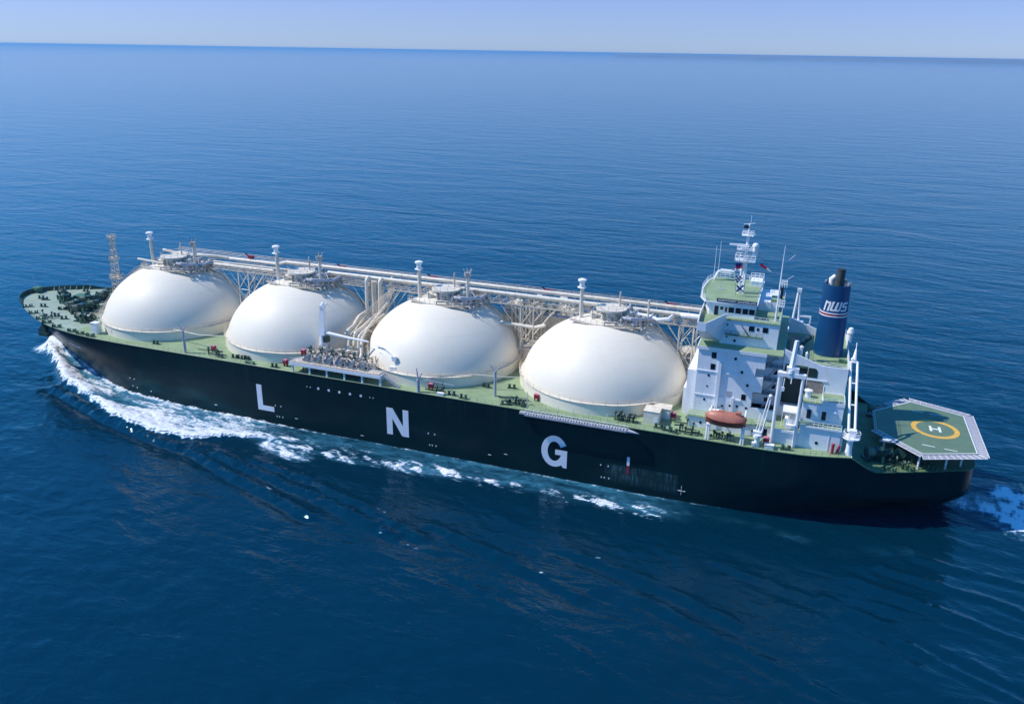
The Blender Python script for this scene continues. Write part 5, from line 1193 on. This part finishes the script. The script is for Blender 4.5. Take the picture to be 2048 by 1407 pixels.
def netseg(a, b_, wd, k):
    a = Vector((*a, HZ - .12)); b_ = Vector((*b_, HZ - .12)); d = (b_ - a).normalized(); nn = Vector((d.y, -d.x, 0)); 
    L_ = (b_ - a).length; m_ = max(2, int(L_ / 1.1))
    A, B = a - d * (wd * .42 if k in (1, 2, 3) else 0), b_ + d * (wd * .42 if k in (0, 1, 2, 3) else 0)
    mb.add([a, b_, B + nn * wd, A + nn * wd], [(0, 3, 2, 1)])
    for i in range(m_ + 1): p = a.lerp(b_, i / m_); q = (A + nn * wd).lerp(B + nn * wd, i / m_); fr.bar(p + Vector((0, 0, .04)), q + Vector((0, 0, .08)), .05)
    fr.bar(A + nn * wd + Vector((0, 0, .06)), B + nn * wd + Vector((0, 0, .06)), .05)
fr = MB()
for k in range(4): netseg(hx[k], hx[k + 1], 1.0 if k == 0 else 1.8, k)
netseg(hx[4], (257.6, 9.7), 1.8, 4)
mk('safety_net', mb, M_NET, he); mk('net_frame', fr, M_WHITE2, he)
for (x, y) in ((255.6, -8.2), (261.9, -13.6), (267.2, -11.6), (270.4, -9.0), (255.6, 8.2), (261.9, 13.4), (267.4, 11.4), (270.4, 9), (262, -4), (262, 4), (269.5, 0)):
    mk('leg', MB().tube([(x, y, 12.1), (x, y, HZ - .45)], .2, 8), M_WHITE2, he)
mb = MB()
for y in np.linspace(-9, 9, 7): mb.box(254.5, 272, y - .12, y + .12, HZ - 1.0, HZ - .46)
mk('girder', mb, M_GREY, he)
mk('access_gangway', MB().box(255.0, 257.4, -9.9, -8.3, HZ - .4, HZ - .1).bar((256.6, -9.8, HZ), (257.6, -8.6, HZ), .08), M_WHITE2, he)

# ================================================================== LOOSE DECK THINGS
def place(root, x, y, z, rz_, label):
    root.location = (x, y, z); root.rotation_euler = (0, 0, rz_); root['label'] = label; return root
# lifeboats
def lifeboat():
    r = empty('lifeboat', (0, 0, 0), 'x', 'lifeboat', 'lifeboats in the side davits'); NS = 24
    def section(t, z): pass
    b = MB(); rows = []
    prof = [(-1.5, .05), (-1.42, .45), (-1.0, .85), (-.4, 1.08), (.1, 1.18)]
    for i in range(NS + 1):
        t = -1 + 2 * i / NS; wv = (1 - abs(t) ** 2.6) ** .62 if abs(t) < 1 else 0.0; sheer = .35 * t * t; keel = .55 * abs(t) ** 3
        row = []
        for s in (-1, 1):
            for (z, y) in (prof if s < 0 else prof[::-1]):
                row.append((t * 4.1, s * (-1) * y * -1 * wv * (1.18), z + (sheer if z > -.5 else keel) + .02))
        rows.append(row)
    M_ = len(rows[0])
    for rw in rows: b.v += rw
    for i in range(NS):
        for j in range(M_ - 1): b.f.append((i * M_ + j, (i + 1) * M_ + j, (i + 1) * M_ + j + 1, i * M_ + j + 1))
    b.f.append(tuple(range(M_))); b.f.append(tuple(range(NS * M_, NS * M_ + M_))[::-1])
    mk('hull', b, M_ORANGE2, r, True, 60)
    c = MB(); pr = [(-1.17, .12), (-1.08, .42), (-.7, 1.0), (-.2, 1.22), (.2, 1.30), (.62, 1.32)]
    pr = [(1.24, .06), (1.16, .55), (.78, 1.30), (.30, 1.72), (.02, 1.78)]; rows = []
    for i in range(NS + 1):
        t = -1 + 2 * i / NS; wv = (1 - abs(t) ** 2.8) ** .6 if abs(t) < 1 else 0; row = []
        for s in (-1, 1):
            for (y, z) in (pr if s < 0 else pr[::-1]): row.append((t * 4.2, s * y * wv * 1.22, (z * (1 - .55 * abs(t) ** 3)) + .12 + .35 * t * t * (1 if z < .1 else .4)))
        rows.append(row)
    M_ = len(rows[0])
    for rw in rows: c.v += rw
    for i in range(NS):
        for j in range(M_ - 1): c.f.append((i * M_ + j, i * M_ + j + 1, (i + 1) * M_ + j + 1, (i + 1) * M_ + j))
    mk('canopy', c, M_ORANGE, r, True, 60)
    mk('rubbing_strake', MB().tube([(4.2 * t, -1.62 * ((1 - abs(t) ** 2.8) ** .6 if abs(t) < 1 else 0), .16 + .35 * t * t) for t in np.linspace(-1, 1, 25)], .09, 6).tube([(4.2 * t, 1.62 * ((1 - abs(t) ** 2.8) ** .6 if abs(t) < 1 else 0), .16 + .35 * t * t) for t in np.linspace(-1, 1, 25)], .09, 6), M_ORANGE2, r)
    mk('conning_hatch', MB().box(1.9, 3.0, -.5, .5, 1.2, 2.15).box(-1.6, -.6, -.4, .4, 1.8, 1.98), M_ORANGE, r)
    mk('hook', MB().box(-3.3, -3.1, -.1, .1, .9, 1.5).box(3.3, 3.5, -.1, .1, .9, 1.5), M_BLACK, r)
    return r
lb = lifeboat()
place(lb, 223.5, -21.9, 20.0, 0, 'orange enclosed lifeboat in white davits above the port deck edge')
l2 = copy_tree(lb); place(l2, 223.5, 21.9, 20.0, 0, 'orange enclosed lifeboat on the far side, hidden behind the white accommodation')

# flags
def flag(name, pts0, wdt, hgt, cols, label, cat='flag', pattern=None, dirv=(1, 0, 0), grp='signal flags on the radar mast'):
    r = MB(); NX, NZ = 16, 12; d = Vector(dirv).normalized(); p0 = Vector(pts0); nn = d.cross(Vector((0, 0, 1))); fmv = []
    for i in range(NX + 1):
        for j in range(NZ + 1):
            u, v = i / NX, j / NZ; off = .22 * sin(u * 7 + v * 1.5) * u + .06 * sin(u * 15)
            q = p0 + d * (u * wdt) + Vector((0, 0, -v * hgt - .12 * u * sin(u * 5))) + nn * off; r.v.append(tuple(q))
    for i in range(NX):
        for j in range(NZ):
            a = i * (NZ + 1) + j; r.f.append((a, a + 1, a + NZ + 2, a + NZ + 1)); fmv.append(pattern((i + .5) / NX, (j + .5) / NZ))
    r.f = r.f; o = mk(name, r, cols[0], None, True, 80, mats=cols[1:], fm=fmv)
    md = o.modifiers.new('thickness', 'SOLIDIFY'); md.thickness = .02
    return tag(o, label, cat, grp)
flag('flag', (220.6, -4.2, 49.2), 1.5, 1.9, [M_NAVY, M_REDC, M_WHITEC], 'blue, red and white signal flag, uppermost on the mast halyard', pattern=lambda u, v: 0 if v < .42 else (1 if v < .68 else 2))
flag('flag', (220.9, -4.0, 46.3), 1.5, 1.5, [M_NAVY, M_WHITEC], 'chequered navy and white signal flag below the tricolour one', pattern=lambda u, v: (int(u * 4) + int(v * 4)) % 2)
flag('flag', (221.3, -3.9, 44.2), 1.6, 1.5, [M_WHITEC, M_NAVY], 'white signal flag with blue diagonal cross, lowest by the compass deck', pattern=lambda u, v: 1 if (abs(u - v) < .14 or abs(u + v - 1) < .14) else 0)
o = MB().tube([(225.6, -1.2, 48.7), (226.4, -1.2, 48.2), (227.0, -1.2, 47.8)], [.34, .30, .26], 10); flo = mk('signal_cylinder', o, M_REDC, None, True)
mk('white_tip', MB().tube([(227.0, -1.2, 47.8), (228.0, -1.2, 47.2)], [.26, .10], 10), M_WHITEC, flo, True)
tag(flo, 'red and white windsock streaming aft of the radar mast', 'windsock')

# mooring winches
def winch(kind):
    r = empty('mooring_winch', (0, 0, 0), 'x', 'winch', 'mooring winches on the foredeck')
    mk('bedplate', MB().box(-2.6, 2.6, -1.1, 1.1, 0, .3), M_DKGREEN, r)
    def drum(x0, x1, rd_):
        m_ = MB()
        for a, b_, q in ((x0, x0 + .12, rd_ * 1.55), (x0 + .12, x1 - .12, rd_), (x1 - .12, x1, rd_ * 1.55)): m_.tube([(a, 0, 1.35), (b_, 0, 1.35)], q, 18)
        return m_
    mk('drum', drum(-2.3, -.6, .62), M_DKGREEN, r, True)
    if kind: mk('drum', drum(.7, 2.2, .62), M_DKGREEN, r, True)
    mk('rope', MB().tube([(-2.15, 0, 1.35), (-.75, 0, 1.35)], .74, 16), mat('mooring rope', (0.16, 0.19, 0.14), .9, .3, 6), r, True)
    mk('gearbox', MB().box(-.5, .6, -.7, .7, .3, 2.1).box(-.2, .4, .7, 1.5, .5, 1.3), M_DKGREEN, r)
    mk('warping_head', MB().tube([(2.3, 0, 1.35), (2.5, 0, 1.35), (2.9, 0, 1.35), (3.1, 0, 1.35)], [.5, .32, .32, .5], 12), M_DKGREEN, r, True)
    mk('control_stand', MB().box(-.1, .3, -1.7, -1.3, .0, 1.3), M_MIDGREEN, r)
    return r
wa, wb = winch(1), winch(0)
spots = [(wa, 17.0, 1.2, 15.9, -.5, 'forward starboard anchor winch, nearest the stem on the foredeck'), (wb, 21.0, -1.6, 15.86, -.5, 'anchor winch just aft of the foremost one on the foredeck')]
for (r_, x, y, z, a, l) in spots: place(r_, x, y, z, a, l)
for (src, x, y, z, a, l) in [(wa, 27.6, 0.4, 15.74, 1.1, 'dark winch beside the green hatch at the middle of the foredeck'), (wb, 28.2, -4.6, 15.72, 1.2, 'dark winch in the middle of the winch cluster, port of the centreline'),
                            (wa, 32.3, -6.8, 15.66, 1.0, 'aftermost dark winch of the central cluster'), (wa, 40.4, -13.0, 15.55, .05, 'long dark winch lying fore and aft ahead of the white cabinet'),
                            (wb, 28.2, 7.0, 15.74, 1.2, 'dark winch on the starboard side between bulwark and dome'), (wb, 33.4, -2.0, 15.65, .9, 'dark winch at the foot of the foremast'), (wb, 30.5, 12.0, 15.7, .2, 'starboard winch hard by the first dome')]:
    c = copy_tree(src); place(c, x, y, z, a, l); c.scale = (1.2, 1.25, 1.2)
wa.scale = wb.scale = (1.2, 1.3, 1.2)
for (x, y, a, l) in [(254.5, -12.0, .3, 'dark mooring winch just forward of the helideck on the port side'), (259.0, -8.5, 1.4, 'dark mooring winch in the shade under the helideck'), (256, 12, 0, 'dark mooring winch on the starboard quarter')]:
    c = copy_tree(wa); place(c, x, y, 12.1, a, l); c['group'] = 'mooring winches on the aft deck'
# hatch on the foredeck
ht = empty('deck_hatch', (21.6, 3.6, 15.85), 'green rectangular hatch with open lid among the foredeck winches', 'hatch')
mk('coaming', MB().box(19.6, 23.6, 2.2, 5.0, 15.85, 16.8), M_DKGREEN, ht); mk('lid', MB().box(19.5, 23.7, 2.1, 5.1, 16.81, 16.95).box(23.4, 23.7, 3.2, 5.0, 16.96, 17.9), M_MIDGREEN, ht)
# bollards
def bollard():
    r = empty('bollard', (0, 0, 0), 'x', 'bollard', 'mooring bollards along the deck')
    mk('base', MB().box(-1.1, 1.1, -.4, .4, 0, .15), M_DKGREEN, r)
    for s in (-.6, .6): mk('post', MB().lathe((s, 0), [(0, .15), (.3, .15), (.28, .8), (.38, .85), (.38, .98), (0, 1.02)], 12), M_DKGREEN, r, True)
    return r
b0 = bollard(); first = True
BL = [(11.1, -2.1, 'foremost pair of dark bollards behind the stem, inboard'), (18.4, -7.9, 'dark bollard pair near the port bulwark, ahead of the winches'), (13.2, -2.6, 'second dark bollard pair behind the stem'), (29.3, -12.9, 'dark bollard pair port of the winch cluster'),
      (33.3, -14.0, 'dark bollard pair abreast the aftermost central winch'), (36.8, -5.5, 'small dark bollard pair between the foremast and the long winch'), (17.0, 9.6, 'dark bollard pair by the starboard bulwark'),
      (72.6, -20.2, 'dark bollard pair on the side deck below the first dome'), (95.3, -21.9, 'dark bollard pair aft of the red hose box between domes one and two'), (99.0, -20.9, 'first of three dark fittings below the second dome'), (100.6, -20.8, 'second of three dark fittings below the second dome'),
      (102.4, -20.6, 'third of three dark fittings below the second dome'), (112.3, -22.5, 'dark bollard pair just forward of the loading platform'), (161.0, -21.8, 'dark bollard pair below the third dome, aft of the white chest'), (164.4, -22.6, 'dark bollard pair at the deck edge aft of the third dome'),
      (166.7, -14.2, 'dark bollard pair tucked against the after foot of the third dome'), (172.7, -12.6, 'small dark bollard pair between domes three and four'), (174.6, -22.3, 'dark bollard pair at the deck edge between domes three and four'), (178.3, -21.4, 'dark bollard pair by the head of the gangway'),
      (209.7, -21.3, 'first dark bollard pair aft of the gangway foot'), (211.6, -21.8, 'second dark bollard pair aft of the gangway foot'), (213.1, -22.4, 'third dark bollard pair aft of the gangway foot'), (236, -21.8, 'dark bollard pair beside the lower white deckhouse')]
for (x, y, l) in BL:
    c = b0 if first else copy_tree(b0); first = False
    place(c, x, y, deck_z(x), random.uniform(-.2, .2) + (.4 if x < 40 else 0), l)
# roller fairleads along the port bow edge and after deck
def roller():
    r = empty('roller_fairlead', (0, 0, 0), 'x', 'fairlead', 'roller fairleads at the deck edge')
    mk('frame', MB().box(-1.2, 1.2, -.4, .4, 0, .2).box(-1.2, -1.0, -.4, .4, .2, .95).box(1.0, 1.2, -.4, .4, .2, .95), M_DKGREEN, r)
    for s in (-.5, .5): mk('roller', MB().lathe((s, 0), [(0, .2), (.3, .2), (.2, .5), (.3, .85), (0, .9)], 10), M_MIDGREEN, r, True)
    return r
r0_ = roller(); first = True
for (x, y, a, l) in [(14.6, -10.0, .75, 'foremost port fairlead on the bow edge'), (21.3, -13.9, .6, 'second port fairlead on the bow edge'), (27.6, -16.9, .5, 'third port fairlead, where the bow edge starts to straighten'), (31.9, -18.7, .4, 'fourth port fairlead, above the hanging anchor'),
                   (37.4, -20.3, .3, 'fifth port fairlead, forward of the white cabinet'), (44.2, -21.4, .15, 'sixth port fairlead, abreast the long winch'), (47.8, -22.0, .1, 'seventh port fairlead, nearest the white cabinet'), (51.8, -22.3, .05, 'eighth port fairlead, outboard of the white cabinet'),
                   (256.5, -16.6, -.4, 'forward fairlead on the port quarter'), (260.0, -15.0, -.45, 'middle fairlead on the port quarter'), (264.5, -12.8, -.5, 'after fairlead on the port quarter, below the helideck'), (25.7, -7.6, .3, 'pedestal fairlead alone in front of the winch cluster')]:
    c = r0_ if first else copy_tree(r0_); first = False
    place(c, x, y, deck_z(x), a, l)
# red hose boxes
def hosebox():
    r = empty('fire_hose_box', (0, 0, 0), 'x', 'hose box', 'red fire hose boxes on deck')
    mk('cabinet', MB().box(-.75, .75, -.45, .45, .7, 1.75), M_RED, r); mk('lid', MB().prism_y([(-.8, 1.76), (.8, 1.76), (.6, 2.0), (-.6, 2.0)], -.5, .5), mat('faded red lid', (.62, .2, .26), .5, .2, 2), r)
    for sx in (-.6, .6): mk('leg', MB().box(sx - .06, sx + .06, -.3, .3, 0, .7), M_BLACK, r)
    return r
hb = hosebox(); first = True
for (x, y, z, l) in [(57.6, -19.4, 15.4, 'red hose box by the white cabinet at the first dome'), (91.0, -19.2, 15.4, 'red hose box with pale lid between the first two domes'), (114.5, -20.8, 15.4, 'red hose box at the forward end of the loading platform'), (118.6, -18.6, 18.0, 'red hose box standing up on the loading platform'),
                   (155.3, -21.0, 15.4, 'red hose box below the third dome'), (180.6, -17.4, 15.4, 'red hose box against the port foot of the aftermost dome'), (211.9, -15.8, 15.4, 'red hose box just aft of the cream lockers'), (232.0, -20.9, 15.4, 'red hose box beside the white portal leg')]:
    c = hb if first else copy_tree(hb); first = False
    place(c, x, y, z, random.uniform(-.15, .15), l); c.scale = (.8, .85, .9)
# fire monitors on the overhead walkway
def monitor():
    r = empty('fire_monitor', (0, 0, 0), 'x', 'fire monitor', 'red fire monitors along the pipe rack')
    mk('body', MB().box(-.9, .9, -.35, .35, .3, 1.1).tube([(-.9, 0, 1), (-1.5, 0, 1.3)], .16, 8), M_RED, r); mk('nozzle', MB().tube([(-1.0, 0, 1.2), (-1.9, 0, 1.6)], [.14, .2], 8), M_BLACK, r)
    return r
fm0 = monitor(); first = True
def mon_x(px, py):
    d = fw * F + rr * (px - 1024) + uu * (703.5 - py); t = (9.9 - CAM[1]) / d.y; return CAM[0] + d.x * t
for i, (px, py) in enumerate([(503, 526), (686, 534), (868, 555.5), (1098, 583), (1344, 612)]):
    c = fm0 if first else copy_tree(fm0); first = False
    place(c, mon_x(px, py), 9.9, 33.1, 0, ORD[i] + ' red fire monitor from the bow on the overhead walkway')
# lockers
def locker(name, x0, x1, y0, y1, z0, z1, m, label):
    r = empty(name, ((x0 + x1) / 2, (y0 + y1) / 2, z0), label, 'locker'); mk('cabinet', MB().box(x0, x1, y0, y1, z0, z1), m, r); mk('roof', MB().box(x0 - .08, x1 + .08, y0 - .08, y1 + .08, z1 + .001, z1 + .12), m, r)
    mk('door', MB().box(x1 - .9 if x1 - x0 > 2 else x0 + .3, x1 - .2 if x1 - x0 > 2 else x1 - .3, y0 - .04, y0 + .01, z0 + .2, z0 + 1.8 if z1 - z0 > 1.9 else z1 - .1), M_WHITE, r); return r
locker('foam_locker', 50.2, 52.2, -20.3, -18.6, 15.4, 18.5, M_WHITE2, 'tall white cabinet on the side deck ahead of the first dome')
locker('deck_locker', 206.0, 209.4, -20.0, -16.6, 15.4, 18.3, M_CREAMP, 'larger cream locker beside the aftermost dome, nearer the ship side')
locker('deck_locker', 207.4, 211.2, -16.4, -13.6, 15.4, 17.8, M_CREAMP, 'smaller cream locker tucked behind the larger one')
locker('equipment_chest', 231.8, 233.6, -23.0, -21.9, 15.4, 16.3, M_WHITE2, 'low white chest at the deck edge by the portal frame')
locker('equipment_chest', 157.8, 159.4, -23.1, -22.4, 15.4, 15.9, M_WHITE2, 'low white chest at the deck edge below the third dome')
locker('equipment_chest', 103.8, 106.4, -23.1, -22.5, 15.4, 15.9, M_MIDGREEN, 'low green chest at the deck edge below the second dome')
# valve stations
def vstation(x, y, n_, label, seed, z=None):
    z = deck_z(x) if z is None else z; r = empty('valve_station', (x, y, z), label, 'valve station', 'dark valve stations on the side deck'); rd = random.Random(seed)
    fr = MB(); vv = MB()
    for k in range(n_):
        a = x + rd.uniform(-2.6, 2.6); b_ = y + rd.uniform(-1.0, 1.0); hh = rd.uniform(.5, 1.9)
        fr.tube([(a, b_, z), (a, b_, z + hh), (a + rd.uniform(-1.6, 1.6), b_ + rd.uniform(-.6, .6), z + hh)], rd.choice([.09, .13, .18]), 6)
        vv.lathe((a, b_), [(0, z + hh), (.3, z + hh), (.3, z + hh + .3), (.12, z + hh + .5), (0, z + hh + .5)], 8)
    fr.box(x - 2.7, x + 2.7, y - .1, y + .1, z + .2, z + .4)
    mk('pipework', fr, M_DKGREEN, r); mk('valve', vv, M_DKGREEN, r, True); return r
vstation(27.5, -15.0, 7, 'green pipework clump at the port bow edge', 1); vstation(27.6, 4.4, 9, 'dark pipework beside the hatch on the foredeck', 2); vstation(24.5, 12.0, 10, 'dark pipework at the starboard foredeck edge', 3)
vstation(176.8, -21.0, 12, 'dark pipework at the head of the stowed gangway', 4); vstation(202.4, -20.8, 14, 'tall dark green pipework beside the aftermost dome, forward of the cream lockers', 5); vstation(214.8, -17.2, 7, 'dark pipework at the foot of the white accommodation', 6)
vstation(216.4, -21.4, 8, 'dark pipework at the deck edge ahead of the lifeboat', 7); vstation(223.2, -21.8, 9, 'dark machinery on deck under the orange lifeboat', 8); vstation(93.6, -20.8, 5, 'dark pipework beside the red hose box between domes one and two', 9)
vstation(156.5, -21.2, 5, 'dark pipework beside the red hose box below the third dome', 10); vstation(123.5, -21.8, 8, 'green pipework in the shade under the loading platform', 12); vstation(134, -21.6, 8, 'green pipework under the after half of the loading platform', 13)
vstation(262, -11, 9, 'dark pipework on the sunlit strip of the aft mooring deck', 14); vstation(257.6, -13.8, 8, 'dark mooring gear on the port quarter ahead of the helideck legs', 15)
hy_ = empty('hydrant', (245.2, -19.9, 15.4), 'pair of red hydrants beside the aft boom post', 'hydrant')
mk('standpipe', MB().tube([(244.9, -19.9, 15.4), (244.9, -19.9, 17.2)], .28, 8).tube([(245.7, -19.7, 15.4), (246.1, -19.7, 16.9)], .25, 8), M_RED, hy_, True); mk('cap', MB().sphere((244.9, -19.9, 17.3), .36, 10).sphere((246.1, -19.7, 17.0), .3, 10), M_RED, hy_, True)
rr_ = empty('hose_reel', (171.6, -17.4, 15.4), 'grey hose laid across deck between the third and fourth domes', 'hose'); mk('hose', MB().tube([(171.4, -18.4, 15.55), (173.6, -18.6, 15.55), (176, -17.9, 15.55), (178.2, -18.3, 15.55)], .12, 6), M_DKGREEN, rr_); mk('nozzle', MB().tube([(178.2, -18.3, 15.55), (178.8, -18.4, 15.6)], .18, 8), M_RED, rr_)

# ================================================================== HAZE
hz = MB().box(-290000, 290000, -290000, 290000, -4.0, 96.0)
hzm = bpy.data.materials.new('sea haze'); hzm.use_nodes = True; t_ = hzm.node_tree
for n_ in list(t_.nodes):
    if n_.type == 'BSDF_PRINCIPLED': t_.nodes.remove(n_)
pv = t_.nodes.new('ShaderNodeVolumePrincipled'); pv.inputs['Density'].default_value = 4.5e-5; pv.inputs['Color'].default_value = (0.30, 0.64, 1.0, 1); pv.inputs['Anisotropy'].default_value = 0.2
t_.links.new(pv.outputs[0], t_.nodes['Material Output'].inputs['Volume'])
hzo = mk('haze', hz, hzm); tag(hzo, None, None, None, 'stuff'); hzo.visible_shadow = True
